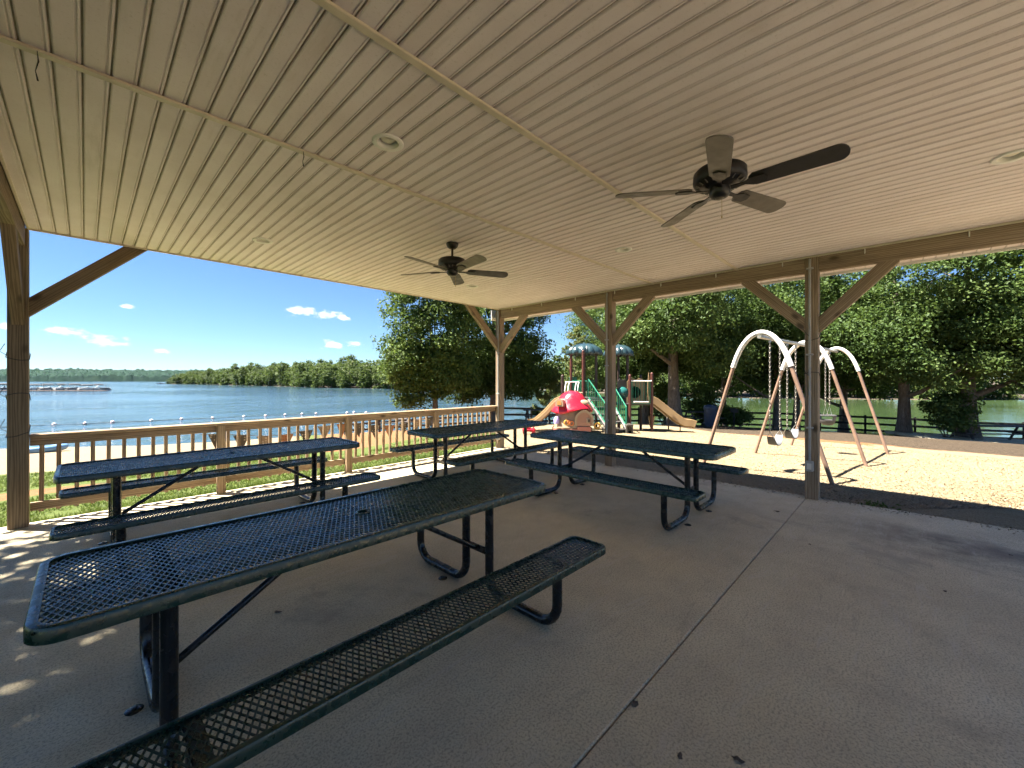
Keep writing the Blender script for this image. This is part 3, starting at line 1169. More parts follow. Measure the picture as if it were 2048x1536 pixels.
# ------------------------------------------------------------------ foliage
def leaf_mesh(name, C, L, W, mat, rng, upbias=.45, centre=None, bend=.0):
    """leaf-shaped rhombs: one four-cornered leaf per point in C"""
    n = len(C)
    nrm = rng.normal(size=(n, 3))
    nrm /= np.linalg.norm(nrm, axis=1)[:, None]
    if centre is not None:
        out = C - centre
        out /= np.linalg.norm(out, axis=1)[:, None] + 1e-6
        nrm = nrm + out * .55
    nrm[:, 2] = nrm[:, 2] + upbias
    nrm /= np.linalg.norm(nrm, axis=1)[:, None]
    t = np.cross(nrm, rng.normal(size=(n, 3)))
    t /= np.linalg.norm(t, axis=1)[:, None]
    b = np.cross(nrm, t)
    ls = (L * rng.uniform(.65, 1.3, n))[:, None]
    ws = (W * rng.uniform(.7, 1.25, n))[:, None]
    v = np.empty((n, 4, 3))
    v[:, 0] = C - t * ls * .5
    v[:, 1] = C + b * ws * .5 + t * ls * .06
    v[:, 2] = C + t * ls * .5 - nrm * ls * .12
    v[:, 3] = C - b * ws * .5 + t * ls * .06
    me = bpy.data.meshes.new(name)
    me.vertices.add(n * 4)
    me.vertices.foreach_set('co', v.astype(np.float32).ravel())
    me.loops.add(n * 4)
    me.loops.foreach_set('vertex_index', np.arange(n * 4, dtype=np.int32))
    me.polygons.add(n)
    me.polygons.foreach_set('loop_start', np.arange(0, n * 4, 4, dtype=np.int32))
    me.update(calc_edges=True)
    a = me.attributes.new('tint', 'FLOAT', 'FACE')
    a.data.foreach_set('value', rng.random(n).astype(np.float32))
    me.materials.append(mat)
    return me


def crown_points(ells, clumps, per, csize, rng, shell=.45):
    """leaf positions gathered in clumps through a set of ellipsoids ((centre),(radii),weight)"""
    w = np.array([e[2] for e in ells], float); w /= w.sum()
    pick = rng.choice(len(ells), clumps, p=w)
    d = rng.normal(size=(clumps, 3)); d /= np.linalg.norm(d, axis=1)[:, None]
    r = shell + (1 - shell) * rng.random(clumps) ** .7
    cen = np.array([ells[k][0] for k in pick]) + d * r[:, None] * np.array([ells[k][1] for k in pick])
    k = rng.integers(int(per * .5), int(per * 1.5), clumps)
    idx = np.repeat(np.arange(clumps), k)
    cs = csize * rng.uniform(.55, 1.35, clumps)
    off = np.clip(rng.normal(size=(len(idx), 3)), -1.5, 1.5) * .5
    off[:, 2] *= .55
    return cen[idx] + off * cs[idx][:, None], cen


def bark():
    m, n, l, b = node_mat('bark')
    v = coords(n, l, (1, 1, .22), rand=True)
    f = noise(n, l, v, 14, 6, .7, .8)
    g = noise(n, l, coords(n, l), 1.2, 3)
    c = ramp(n, l, f, [(.3, (.055, .042, .032)), (.5, (.15, .12, .092)), (.72, (.27, .225, .175))])
    c = mixc(n, l, mrange(n, l, g, .5, .7, 0, .3), c, (.16, .17, .13))
    l.new(c, b.inputs['Base Color'])
    b.inputs['Roughness'].default_value = .9
    bump(n, l, f, .9, .05, b)
    return m


M['bark'] = bark()
M['leaf_oak'] = leaf_mat('oak_leaf', (.022, .045, .013), (.057, .1, .025), (.135, .185, .052), .32)
M['leaf_lime'] = leaf_mat('light_leaf', (.035, .064, .015), (.078, .123, .028), (.165, .21, .058), .34)
M['leaf_far'] = leaf_mat('far_leaf', (.028, .048, .015), (.058, .09, .025), (.12, .148, .043), .3)
M['needle'] = leaf_mat('cedar_needle', (.05, .075, .025), (.12, .15, .05), (.22, .23, .09), .3)


def trunk_mb(h, r, rng, lean=(0, 0), limbs=5, reach=2.5, split=None):
    mb = MB()
    pts = []; rs = []
    m = 9
    for k in range(m):
        t = k / (m - 1)
        pts.append((lean[0] * t * t + .12 * r / .3 * math.sin(3 * t + 1), lean[1] * t * t + .1 * math.sin(4 * t), -.25 + h * t))
        rs.append(r * (1.55 if k == 0 else 1.1 if k == 1 else 1.0) * (1 - .72 * t))
    mb.tube(pts, rs, 12)
    for k in range(limbs):
        t = .32 + .6 * k / max(1, limbs - 1)
        i = min(m - 2, int(t * (m - 1)))
        p = Vector(pts[i])
        a = k * 2.4 + rng.uniform(-.4, .4)
        L = reach * rng.uniform(.7, 1.15) * (1.1 - .5 * t)
        q = [p]
        for s in range(1, 5):
            u = s / 4
            q.append(p + Vector((math.cos(a) * L * u, math.sin(a) * L * u, L * (.35 * u + .3 * u * u) + rng.uniform(-.08, .08))))
        mb.tube(q, [rs[i] * .55 * (1 - .2 * s) for s in range(5)], 7)
    return mb


def make_crown(name, seed, ells, clumps, per, csize, L, W, mat, shell=.45):
    rng = np.random.default_rng(seed)
    P, _ = crown_points(ells, clumps, per, csize, rng, shell)
    c = np.mean([e[0] for e in ells], axis=0)
    return leaf_mesh(name, P, L, W, mat, rng, centre=c)


def tree(name, label, p, crown_me, trunk, cat='tree', group=None, rz=0.0, sc=(1, 1, 1), tmat=None):
    t = empty(name, p, rz)
    tag(t, label, cat, group)
    if trunk is not None:
        tr = trunk if isinstance(trunk, bpy.types.Mesh) else trunk.mesh('trunk', tmat or M['bark'], 70)
        link('trunk', tr, t)
    o = link('crown', crown_me, t)
    o.scale = sc
    return t


rr = random.Random(11)


def ground_pt(px, d):
    p = at(px, d)
    p.z = hz(p)
    return p


# the two trees on the shore beyond the railing corner (local axes: x to the right, y away)
RZ_CAM = YAW - math.pi / 2
pB = ground_pt(868, 18.5)
zB = -pB.z
crB = make_crown('crown', 1, [((-.2, 0, 3.6 + zB), (2.0, 1.9, 2.1), 3), ((-.9, 0, 2.3 + zB), (1.35, 1.4, 1.2), 2), ((.5, 0, 1.7 + zB), (1.5, 1.4, 1.0), 2), ((-.9, 0, 1.0 + zB), (.75, .8, .75), .8),
                              ((-.5, 0, 5.8 + zB), (1.7, 1.6, 1.9), 2), ((1.1, .2, 4.2 + zB), (1.3, 1.3, 1.6), 1)], 400, 125, .6, .14, .082, M['leaf_oak'])
tree('oak_tree', 'sunlit broadleaf tree with slim trunk at the water beyond the railing', pB, crB, trunk_mb(6.5, .14, rr, (-.3, 0), 6, 1.6), group='trees by the lake', rz=RZ_CAM)
pA = ground_pt(985, 21.5)
zA = -pA.z
crA = make_crown('crown', 2, [((.2, 0, 4.2 + zA), (2.6, 2.4, 2.4), 3), ((1.3, 0, 2.6 + zA), (1.9, 1.7, 1.4), 2.4), ((-1.0, 0, 2.0 + zA), (1.6, 1.6, 1.2), 1.6), ((1.2, .3, 1.3 + zA), (1.5, 1.3, .85), 1.2),
                              ((.2, 0, 7.0 + zA), (2.4, 2.3, 2.3), 2), ((-1.3, 0, .95 + zA), (1.1, .9, .55), .6)], 440, 125, .63, .145, .085, M['leaf_oak'])
tree('oak_tree', 'dark broadleaf tree with thick trunk right behind the corner post', pA, crA, trunk_mb(8.5, .26, rr, (.2, 0), 7, 2.2), group='trees by the lake', rz=RZ_CAM)

# shared crowns of the big trees around the playground
big1 = make_crown('crown', 3, [((0, 0, 7.5), (4.2, 4.0, 3.4), 3), ((-2.4, .6, 5.2), (2.3, 2.2, 1.7), 1.4), ((2.5, -.6, 5.0), (2.4, 2.3, 1.7), 1.4), ((.4, -2.2, 4.6), (2.2, 1.8, 1.5), 1.2),
                               ((0, 2.3, 5.0), (2.2, 1.8, 1.6), 1), ((-1.8, -1.6, 3.4), (1.5, 1.4, .8), .5), ((2.2, -1.2, 3.3), (1.4, 1.4, .8), .45)], 560, 130, .74, .155, .09, M['leaf_oak'], .5)
big2 = make_crown('crown', 4, [((.3, 0, 8.0), (3.6, 3.6, 3.6), 3), ((-2.6, -.4, 6.0), (2.0, 2.2, 1.9), 1.3), ((2.2, .8, 5.4), (2.3, 2.2, 1.8), 1.3), ((-.6, -2.3, 5.0), (2.4, 1.6, 1.5), 1.2),
                               ((1.4, 2.2, 5.8), (2.0, 1.8, 1.6), .9), ((.2, -2.2, 3.6), (1.9, 1.2, .75), .6)], 540, 130, .74, .155, .09, M['leaf_oak'], .5)
big3 = make_crown('crown', 5, [((0, 0, 7.2), (3.2, 3.2, 3.6), 3), ((1.8, -.8, 5.0), (2.0, 1.9, 1.6), 1), ((-1.8, .4, 4.6), (2.0, 1.9, 1.6), 1), ((0, -1.6, 3.6), (2.0, 1.5, 1.1), .8)], 470, 95, .8, .15, .08, M['leaf_lime'], .45)
tr1 = trunk_mb(9.0, .34, rr, (.2, .1), 7, 3.0).mesh('trunk', M['bark'], 70)
tr2 = trunk_mb(9.0, .27, rr, (-.3, .2), 7, 2.8).mesh('trunk', M['bark'], 70)
tr3 = trunk_mb(8.0, .2, rr, (.2, -.2), 6, 2.4).mesh('trunk', M['bark'], 70)
GT = 'trees around the playground'
for px, d, cm, tm, rz, sc, lab in (
        (1352, 21.5, big1, tr1, .6, (1, 1, 1), 'big tree with pale knotted trunk just right of the slide'),
        (1556, 24.0, big2, tr3, 2.2, (1, 1, 1), 'slim dark trunked tree behind the swings, left of the pair'),
        (1590, 25.5, big1, tr3, 3.6, (1, 1, 1), 'slim dark trunked tree behind the swings, right of the pair'),
        (1802, 20.5, big2, tr2, 4.4, (1, 1, 1), 'straight trunked tree standing in the open beside the black fence, right of the swings'),
        (1932, 19.5, big1, tr1, 5.3, (1, 1, .98), 'thick dark trunked tree behind the lakeside bench table'),
        (2120, 18.5, big2, tr2, 1.1, (1, 1, 1), 'leafy tree filling the upper right corner beyond the pavilion roof'),
        (1450, 30.0, big3, tr3, 2.0, (1.1, 1.1, 1.0), 'light green tree behind the left leg of the swing set'),
        (1215, 29.5, big3, tr3, .3, (.95, .95, 1.0), 'light green tree rising behind the dome roofs of the play structure'),
        (1290, 27.0, big1, tr2, 4.0, (.85, .85, .95), 'dark leaved tree behind the bubble window panel of the play structure'),
        (1690, 29.0, big1, tr2, 1.7, (1.05, 1.05, 1), 'dense tree seen through the far arch of the swing set')):
    p = ground_pt(px, d)
    tree('oak_tree', lab, p, cm, tm, group=GT, rz=rz, sc=sc)

# cedar like evergreen and shrubs behind the slides
rng_c = np.random.default_rng(9)


def cedar(px, d, h, r, lab, seed):
    rng = np.random.default_rng(seed)
    P = []
    for k in range(46):
        t = rng.random() ** .8
        z = .25 + (h - .25) * t
        a = rng.uniform(0, 2 * math.pi)
        L = r * (1.05 - .85 * t) * rng.uniform(.6, 1.1)
        m = 190
        u = rng.random(m) ** .6
        P.append(np.stack([math.cos(a) * L * u + rng.normal(0, .11, m) * (1.1 - u), math.sin(a) * L * u + rng.normal(0, .11, m) * (1.1 - u), z + .22 * L * u * u + rng.normal(0, .05, m)], 1))
    me = leaf_mesh('crown', np.concatenate(P), .17, .045, M['needle'], rng, .2)
    return tree('cedar_tree', lab, ground_pt(px, d), me, trunk_mb(h * .8, .07, rr, (0, 0), 3, .5), 'tree', None)


cedar(1100, 23.0, 3.0, 1.9, 'feathery yellow green evergreen behind the twin slide, in front of the lake', 21)
cedar(1150, 27.0, 6.4, 2.3, 'tall feathery evergreen behind the left dome roof of the play structure', 22)


def shrub(px, d, ells, n, lab, seed, mat='leaf_lime', L=.15, W=.08):
    p = ground_pt(px, d)
    me = make_crown('foliage', seed, ells, n, 60, .42, L, W, M[mat], .3)
    t = empty('shrub', p)
    tag(t, lab, 'shrub', 'shrubs along the fence')
    link('foliage', me, t)
    mb = MB()
    for k in range(5):
        a = k * 1.3
        mb.tube([(0, 0, -.05), (.3 * math.cos(a), .3 * math.sin(a), .5), (.6 * math.cos(a), .6 * math.sin(a), 1.0)], [.03, .022, .008], 6)
    mb.build('stem', M['bark'], t)


shrub(1410, 23.5, [((0, 0, .95), (1.3, 1.1, .9), 2), ((-.8, 0, 1.6), (.9, .8, .8), 1)], 80, 'leafy shrub beside the trash can, right of the slide', 31)
shrub(1465, 24.5, [((0, 0, .6), (1.5, 1.0, .45), 1)], 55, 'low sprawling shrub under the grill post by the fence', 32, 'leaf_oak')
shrub(1325, 25.0, [((0, 0, 1.5), (1.0, .9, 1.1), 1)], 70, 'bright green shrub seen above the right slide', 33)
shrub(1895, 19.0, [((0, 0, 1.6), (1.1, .9, .7), 1), ((-.5, -.1, 1.0), (.7, .6, .5), .6)], 60, 'low hanging leafy branches growing left of the thick trunk by the bench table', 34, 'leaf_oak')

# ------------------------------------------------------------------ far shores
bank_pd = [(330, 440), (345, 405), (400, 375), (470, 320), (560, 262), (640, 218), (700, 200), (790, 190), (1000, 185), (1080, 175), (1200, 130), (1300, 104), (1500, 92), (1800, 84), (2100, 84), (2600, 100), (3300, 140)]


def build_bank():
    pts = [at(p, d) for p, d in bank_pd]
    mb = MB()
    m = len(pts)
    rows = [(0, WATER - .4), (1.5, WATER + .12), (5, WATER + .3), (30, WATER + 1.2), (90, WATER + 3.5), (260, WATER + 5)]
    vs_ = []
    for i, p in enumerate(pts):
        a = pts[max(0, i - 1)]; b = pts[min(m - 1, i + 1)]
        t = (b - a).normalized()
        nrm = Vector((-t.y, t.x, 0))
        if nrm.dot(p) < 0:
            nrm = -nrm
        for off, z in rows:
            q = p + nrm * off
            vs_.append((q.x, q.y, z))
    k = len(rows)
    fs = [(i * k + j, (i + 1) * k + j, (i + 1) * k + j + 1, i * k + j + 1) for i in range(m - 1) for j in range(k - 1)]
    mb.add(vs_, fs, True)
    mt = plain('wooded_bank_soil', (.05, .037, .023), .95, var=.4, scale=.3, bmp=0)
    tag(mb.build('far_bank', mt), kind='structure')
    return pts


bank = build_bank()


def far_crown(seed, mat, tall=False):
    rng = np.random.default_rng(seed)
    if tall:
        e = [((0, 0, 10), (2.6, 2.6, 6.5), 3), ((.8, .5, 6), (2.6, 2.4, 3.2), 1), ((-.9, -.4, 5), (2.6, 2.4, 3.0), 1)]
    else:
        e = [((0, 0, 9), (4.0, 4.0, 5.5), 3), ((1.8, .5, 6), (3.0, 3.0, 3.2), 1.2), ((-1.9, -.4, 6.5), (3.0, 3.0, 3.4), 1.2), ((0, -1.5, 3.5), (3.2, 2.4, 2.6), 1)]
    P, _ = crown_points(e, 90, 20, 1.7, rng, .55)
    return leaf_mesh('crown', P, .95, .62, mat, rng, centre=np.array([0, 0, 7.0]))


fc = [far_crown(41, M['leaf_far']), far_crown(42, M['leaf_far']), far_crown(43, M['leaf_far'], True), far_crown(44, M['leaf_far'])]
ft = MB().tube([(0, 0, -1), (.1, 0, 5), (.3, .1, 10)], [.28, .22, .1], 7).mesh('trunk', M['bark'], 70)
ra = random.Random(5)


def along_bank(s0):
    L = 0
    for a, b in zip(bank[:-1], bank[1:]):
        d = (b - a).length
        if L + d > s0:
            t = (b - a).normalized()
            nrm = Vector((-t.y, t.x, 0))
            if nrm.dot(a) < 0:
                nrm = -nrm
            return a + t * (s0 - L), nrm
        L += d
    return None


s0 = 3.0
front = []
while True:
    r = along_bank(s0)
    if r is None:
        break
    front.append(r)
    s0 += ra.uniform(5.2, 7.6)
kk = 0
for p, nrm in front:
    px = 1024 + FPX * p.dot(RT) / p.dot(FW)
    near_right = px > 1130
    for row in range(3):
        off = (1.0, 10, 20)[row] + ra.uniform(0, 5)
        if row == 2 and near_right:
            continue
        q = p + nrm * off + Vector((ra.uniform(-2, 2), ra.uniform(-2, 2), 0))
        q.z = WATER + .1 + off * .05 - (2.2 if row == 0 else 0.8)
        if not (250 < px < 2150):
            continue
        s = ra.uniform(.78, 1.15) * (1.0 if px > 420 else .85 if px > 350 else .6)
        if near_right:
            s *= .8
        t = tree('woodland_tree', 'one of the green trees of the wood on the far bank' if near_right else 'one of the green trees of the wood on the wooded point across the lake', q, fc[ra.randrange(4)], ft, 'tree', 'wood on the far right bank' if near_right else 'wood on the point across the lake', ra.uniform(0, 6.28))
        t.scale = (s * ra.uniform(.9, 1.15), s * ra.uniform(.9, 1.15), s)
        kk += 1
print('woodland trees', kk)


def far_ridge():
    """the distant shore about a kilometre off: a canopy sheet of many tree tops"""
    rng = np.random.default_rng(77)
    nu, nv = 620, 18
    px = np.linspace(-170, 520, nu)
    base = 1150 - 60 * np.sin((px + 420) / 765 * 3.1)
    P = []; Z = []
    dd = np.linspace(0, 1, nv) ** 1.3 * 350
    pts = np.empty((nu, nv, 3))
    for j in range(nv):
        d = base + dd[j]
        x = FW.x * d + RT.x * (px - 1024) / FPX * d
        y = FW.y * d + RT.y * (px - 1024) / FPX * d
        Q = np.stack([x, y], 1)
        tree_h = 11 + 9 * vnoise(Q, 9, 3) + 5 * vnoise(Q, 5, 4)
        hill = 26 * (dd[j] / 350) ** .9 * (.75 + .5 * vnoise(Q, 260, 5)) + 3
        z = WATER + np.where(j == 0, -1, tree_h + hill - 3)
        if j == 1:
            z = z * .8
        pts[:, j] = np.stack([x, y, z], 1)
    idx = np.arange(nu * nv).reshape(nu, nv)
    q = np.stack([idx[:-1, :-1].ravel(), idx[1:, :-1].ravel(), idx[1:, 1:].ravel(), idx[:-1, 1:].ravel()], 1)
    me = bpy.data.meshes.new('far_woodland')
    me.from_pydata(pts.reshape(-1, 3).tolist(), [], q.tolist())
    m, n, l, b = node_mat('far_canopy')
    f = noise(n, l, coords(n, l), .06, 5, .65)
    l.new(ramp(n, l, f, [(.3, (.013, .026, .022)), (.55, (.022, .042, .032)), (.75, (.035, .058, .038))]), b.inputs['Base Color'])
    b.inputs['Roughness'].default_value = 1.0
    b.inputs['Specular IOR Level'].default_value = 0.0
    me.materials.append(m)
    tag(link('far_woodland', me), 'hazy wooded shore on the horizon beyond the boats', 'woodland', kind='stuff')


far_ridge()


# ------------------------------------------------------------------ black board fence along the shore
M['fence'] = plain('black_fence_paint', (.014, .013, .013), .7, var=.3, scale=9)
fence_pd = [(690, 27.5), (830, 27.0), (1005, 26.0), (1170, 28.0), (1330, 29.0), (1480, 28.4), (1640, 26.6), (1830, 24.2), (2048, 22.5), (2330, 20.5)]
fpts = [at(p, d) for p, d in fence_pd]
fence = empty('board_fence', ground_pt(1330, 29.0))
tag(fence, 'long black three rail board fence running along the lake shore', 'fence')
fsmooth = []
for a, b in zip(fpts[:-1], fpts[1:]):
    n_ = max(1, round((b - a).length / 2.35))
    fsmooth += [a + (b - a) * (k / n_) for k in range(n_)]
fsmooth.append(fpts[-1])
for p in fsmooth:
    p.z = hz(p)
off = -fence.location
for p in fsmooth:
    MB().box((0, 0, .56), (.11, .11, 1.3), .006).build('fence_post', M['fence'], fence, Matrix.Translation(p + off))
for a, b in zip(fsmooth[:-1], fsmooth[1:]):
    t = (b - a).normalized()
    nrm = Vector((t.y, -t.x, 0)) * .075
    for z in (.28, .68, 1.08):
        timber('fence_rail', a + nrm + Vector((0, 0, z)), b + nrm + Vector((0, 0, z)), .035, .13, M['fence'], fence)

# ------------------------------------------------------------------ swing set
M['brown_steel'] = plain('tan_brown_steel', (.22, .14, .098), .4, var=.2, scale=4)
M['galv'] = plain('galvanised_steel', (.42, .42, .4), .38, metal=.8, var=.15)
M['chain'] = plain('chain_steel', (.3, .28, .24), .45, metal=.6, var=.2)
M['rubber_grey'] = plain('grey_rubber', (.075, .08, .09), .6, var=.15)
M['rubber_dark'] = plain('dark_rubber', (.06, .06, .062), .6, var=.15)


def lat(l_, d_, z=0.0):
    p = FW * d_ + RT * l_
    return Vector((p.x, p.y, z))


def spl(pts, n_=5):
    """Catmull-Rom through the points"""
    P_ = [Vector(p) for p in pts]
    P_ = [P_[0] * 2 - P_[1]] + P_ + [P_[-1] * 2 - P_[-2]]
    out = []
    for i in range(1, len(P_) - 2):
        for k in range(n_):
            t = k / n_
            a, b, c, d = P_[i - 1], P_[i], P_[i + 1], P_[i + 2]
            out.append(.5 * ((2 * b) + (c - a) * t + (2 * a - 5 * b + 4 * c - d) * t * t + (3 * b - a - 3 * c + d) * t ** 3))
    out.append(P_[-2])
    return out



SW_A = Vector((4.19, 6.92)); SW_C = Vector((.755, .655)).normalized(); SW_P = Vector((SW_C.y, -SW_C.x))
BAY = 2.66
APEX = 2.3
sw_base = lat(*(SW_A + SW_C * BAY))
swing = empty('swing_set', (sw_base.x, sw_base.y, hz(sw_base)))
tag(swing, 'two bay swing set frame with three white topped brown arches on the mulch', 'swing set')
so = Matrix.Translation(-swing.location)
for k in range(3):
    c = SW_A + SW_C * BAY * k
    half = 1.0

    def arch_pt(x, z):
        q = c + SW_P * x
        p = lat(q.x, q.y, z)
        return p
    ctl = [(-.44, 1.72), (-.37, 1.92), (-.28, 2.1), (-.15, 2.245), (0, APEX), (.15, 2.245), (.28, 2.1), (.37, 1.92), (.44, 1.72)]
    top = [arch_pt(q.x, q.y) for q in spl([Vector((x, z, 0)) for x, z in ctl], 4)]
    arch = MB().tube(top, .042, 12).build('arch', M['white_metal'], swing, so)
    for sg in (-1, 1):
        f_ = arch_pt(sg * half, 0)
        f_.z = hz(f_) - .1
        MB().tube([arch_pt(sg * .425, 1.76), f_], .031, 12).build('leg', M['brown_steel'], arch)
q0 = SW_A - SW_C * .08; q1 = SW_A + SW_C * (2 * BAY + .08)
MB().tube([lat(q0.x, q0.y, APEX - .075), lat(q1.x, q1.y, APEX - .075)], .032, 12).build('crossbar', M['galv'], swing, so)
hang_me = MB().tube([(0, 0, .05), (0, 0, -.05)], .02, 8).tube([(.0, 0, -.05), (.018, 0, -.075), (0, 0, -.1), (-.018, 0, -.075)], .006, 6, closed=True).mesh('swing_hanger', M['galv'], 50)


def chain_mesh(p0, p1):
    """small welded links, alternately turned"""
    mb = MB()
    p0 = Vector(p0); p1 = Vector(p1)
    L = (p1 - p0).length
    n_ = int(L / .042)
    Mx = bar_matrix(p0, p1)
    for k in range(n_):
        z = (k + .5) * L / n_
        pts = []
        for j in range(8):
            a = 2 * math.pi * j / 8
            pts.append((math.cos(a) * .013, 0, z + math.sin(a) * .029))
        R = Matrix.Rotation(math.pi / 2 * (k % 2), 4, 'Z')
        mb.tube(pts, .0052, 5, closed=True, M=Mx @ R)
    return mb.mesh('chain', M['chain'])


def swing_seat(t_, z, label, kind):
    c = SW_A + SW_C * t_
    o = lat(c.x, c.y, z)
    e = empty('swing_' + kind, o, math.atan2((RT * SW_C.x + FW * SW_C.y).y, (RT * SW_C.x + FW * SW_C.y).x))
    tag(e, label, 'swing', 'swings hanging from the swing set')
    ztop = APEX - .09 - z
    W = .27 if kind == 'belt' else .2
    zb = .24 if kind == 'belt' else .45
    for sg in (-1, 1):
        ch = link('chain', chain_mesh((sg * W, 0, zb), (sg * W * .98, 0, ztop - .06)), e)
        link('swing_hanger', hang_me, e, Matrix.Translation((sg * W * .98, 0, ztop)))
    if kind == 'belt':
        prof = []
        m_ = 12
        vs_ = []; fs = []
        for j in range(m_ + 1):
            u = -1 + 2 * j / m_
            x = .25 * u * (1 - .1 * u * u); zz = .15 * abs(u) ** 2.6
            for y_, dz in ((-.075, .008), (.075, .008), (.075, -.008), (-.075, -.008)):
                vs_.append((x, y_ * (1 - .25 * abs(u) ** 3), zz + dz))
        for j in range(m_):
            for k in range(4):
                a = j * 4 + k; b = j * 4 + (k + 1) % 4
                fs.append((a, b, b + 4, a + 4))
        MB().add(vs_, fs, True).build('seat', M['rubber_grey'], e)
        for sg in (-1, 1):
            MB().tube([(sg * .232, -.06, .13), (sg * W, 0, .25), (sg * .232, .06, .13)], .007, 6).build('triangle_hanger', M['galv'], e)
    else:
        # toddler bucket: curved shell with leg holes, rim and dividing crotch strap
        shell = MB()
        n_ = 20
        prof = [(.0, 0), (.09, .005), (.14, .05), (.155, .13), (.165, .22), (.172, .225), (.165, .228), (.148, .215), (.13, .06), (.08, .02), (0, .015)]
        shell.lathe([(r_, z_) for r_, z_ in prof[:2]] + [(r_, z_) for r_, z_ in prof[2:4]], n_)
        shell.build('seat', M['rubber_dark'], e)
        for a0, a1, mt in ((-.5, .5, 'rubber_dark'), (math.pi - .7, math.pi + .7, 'rubber_grey')):
            vs_ = []; fs = []
            for j in range(9):
                a = a0 + (a1 - a0) * j / 8 + math.pi / 2
                for r_, z_ in ((.155, .12), (.172, .235), (.16, .235), (.145, .12)):
                    vs_.append((r_ * math.cos(a), r_ * math.sin(a), z_))
            for j in range(8):
                for k in range(4):
                    a = j * 4 + k; b = j * 4 + (k + 1) % 4
                    fs.append((a, b, b + 4, a + 4))
            fs += [(0, 1, 2, 3), (35, 34, 33, 32)]
            MB().add(vs_, fs, True).build('backrest', M[mt], e)
        ring = [(.168 * math.cos(2 * math.pi * j / 20), .168 * math.sin(2 * math.pi * j / 20), .235) for j in range(20)]
        MB().tube(ring, .013, 7, closed=True).build('rim', M['rubber_dark'], e)
        for sg in (-1, 1):
            MB().tube([(sg * .165, -.05, .235), (sg * W, 0, .46), (sg * .165, .05, .235)], .006, 6).build('triangle_hanger', M['galv'], e)


swing_seat(.71, .34, 'grey belt swing nearest the camera, left of the pavilion post', 'belt')
swing_seat(1.67, .37, 'second grey belt swing, between the near swing and the pavilion post', 'belt')
swing_seat(4.45, .42, 'dark toddler bucket swing hanging right of the pavilion post', 'bucket')

# ------------------------------------------------------------------ play structure
M['maroon'] = plain('maroon_post', (.085, .026, .018), .42, var=.2)
M['dark_post'] = plain('dark_brown_post', (.03, .018, .014), .45, var=.2)
M['play_green'] = plain('green_coated_bars', (.012, .15, .085), .35, var=.15)
M['dome'] = plain('teal_dome_plastic', (.024, .05, .06), .24, var=.25, scale=2)
M['play_tan'] = plain('tan_plastic', (.26, .175, .085), .38, var=.1, scale=2)
M['play_pale'] = plain('pale_grey_tan_plastic', (.065, .057, .046), .42, var=.12, scale=2)
M['deck'] = plain('coated_deck', (.05, .045, .042), .6, var=.2)
M['bubble'] = plain('blue_green_bubble', (.02, .11, .1), .08, var=.1)
M['hole'] = plain('dark_green_tube', (.008, .05, .028), .35, var=.1)

p0, pd = gp(1220, 859)
PS = pd / FPX
print('play structure depth', pd, 'height', p0.z)
play = empty('play_structure', p0, RZ_CAM)
tag(play, 'playground structure with two teal ribbed domes, green stair rails and tan slides', 'play structure')


def pl(px, py, dy=0.0):
    """local point on the play structure"""
    return Vector(((px - 1220) * PS, dy, (859 - py) * PS))


def ppost(px, py, dy, mat='maroon', r=.05):
    a = pl(px, 859, dy); b = pl(px, py, dy)
    a.z -= .15
    o = MB().tube([a, b], r, 10).lathe([(r, 0), (r * .9, .03), (r * .5, .05), (0, .055)], 10, b).build('support_post', M[mat], play)
    return o


def dome(pxc, py_top, py_rim, wpx, dy):
    c = pl(pxc, py_rim, dy)
    R = wpx * PS / 2; H = (py_rim - py_top) * PS
    n_, m_ = 48, 9
    vs_ = []; fs = []
    for side in (0, 1):
        for i in range(m_ + 1):
            t = i / m_ * math.pi / 2
            for k in range(n_):
                a = 2 * math.pi * k / n_
                lobe = 1 - .17 * abs(math.cos(a * 6)) ** 4 * math.sin(t) ** .7
                r_ = R * math.sin(t) * lobe - side * .02
                z_ = H * math.cos(t) ** .9 - (.1 * H * (1 - abs(math.cos(a * 6)) ** .7) * (t / (math.pi / 2)) ** 4) - side * .02
                vs_.append((c.x + max(r_, 0) * math.cos(a), c.y + max(r_, 0) * math.sin(a), c.z + z_))
    L_ = (m_ + 1) * n_
    for i in range(m_):
        for k in range(n_):
            q = (i * n_ + k, (i + 1) * n_ + k, (i + 1) * n_ + (k + 1) % n_, i * n_ + (k + 1) % n_)
            fs.append(q)
            fs.append(tuple(L_ + x for x in q[::-1]))
    for k in range(n_):
        fs.append((m_ * n_ + k, L_ + m_ * n_ + k, L_ + m_ * n_ + (k + 1) % n_, m_ * n_ + (k + 1) % n_))
    o = MB().add(vs_, fs, True).build('dome_roof', M['dome'], play, sharp=60)
    for k in range(6):
        a = math.pi * (2 * k + 1) / 6 + math.pi / 12 - math.pi / 12
        pts = []
        for i in range(1, m_ + 1):
            t = i / m_ * math.pi / 2
            lobe = 1 - .1 * abs(math.cos(a * 6)) ** 3 * math.sin(t) ** .8
            pts.append((c.x + R * math.sin(t) * lobe * math.cos(a), c.y + R * math.sin(t) * lobe * math.sin(a), c.z + H * math.cos(t) ** .9 + .004))
        MB().tube(pts, .018, 6).build('dome_rib', M['dome'], o)
    MB().lathe([(.0, .06), (.03, .05), (.04, 0), (.06, -.02)], 10, (c.x, c.y, c.z + H)).build('finial', M['dome'], o)


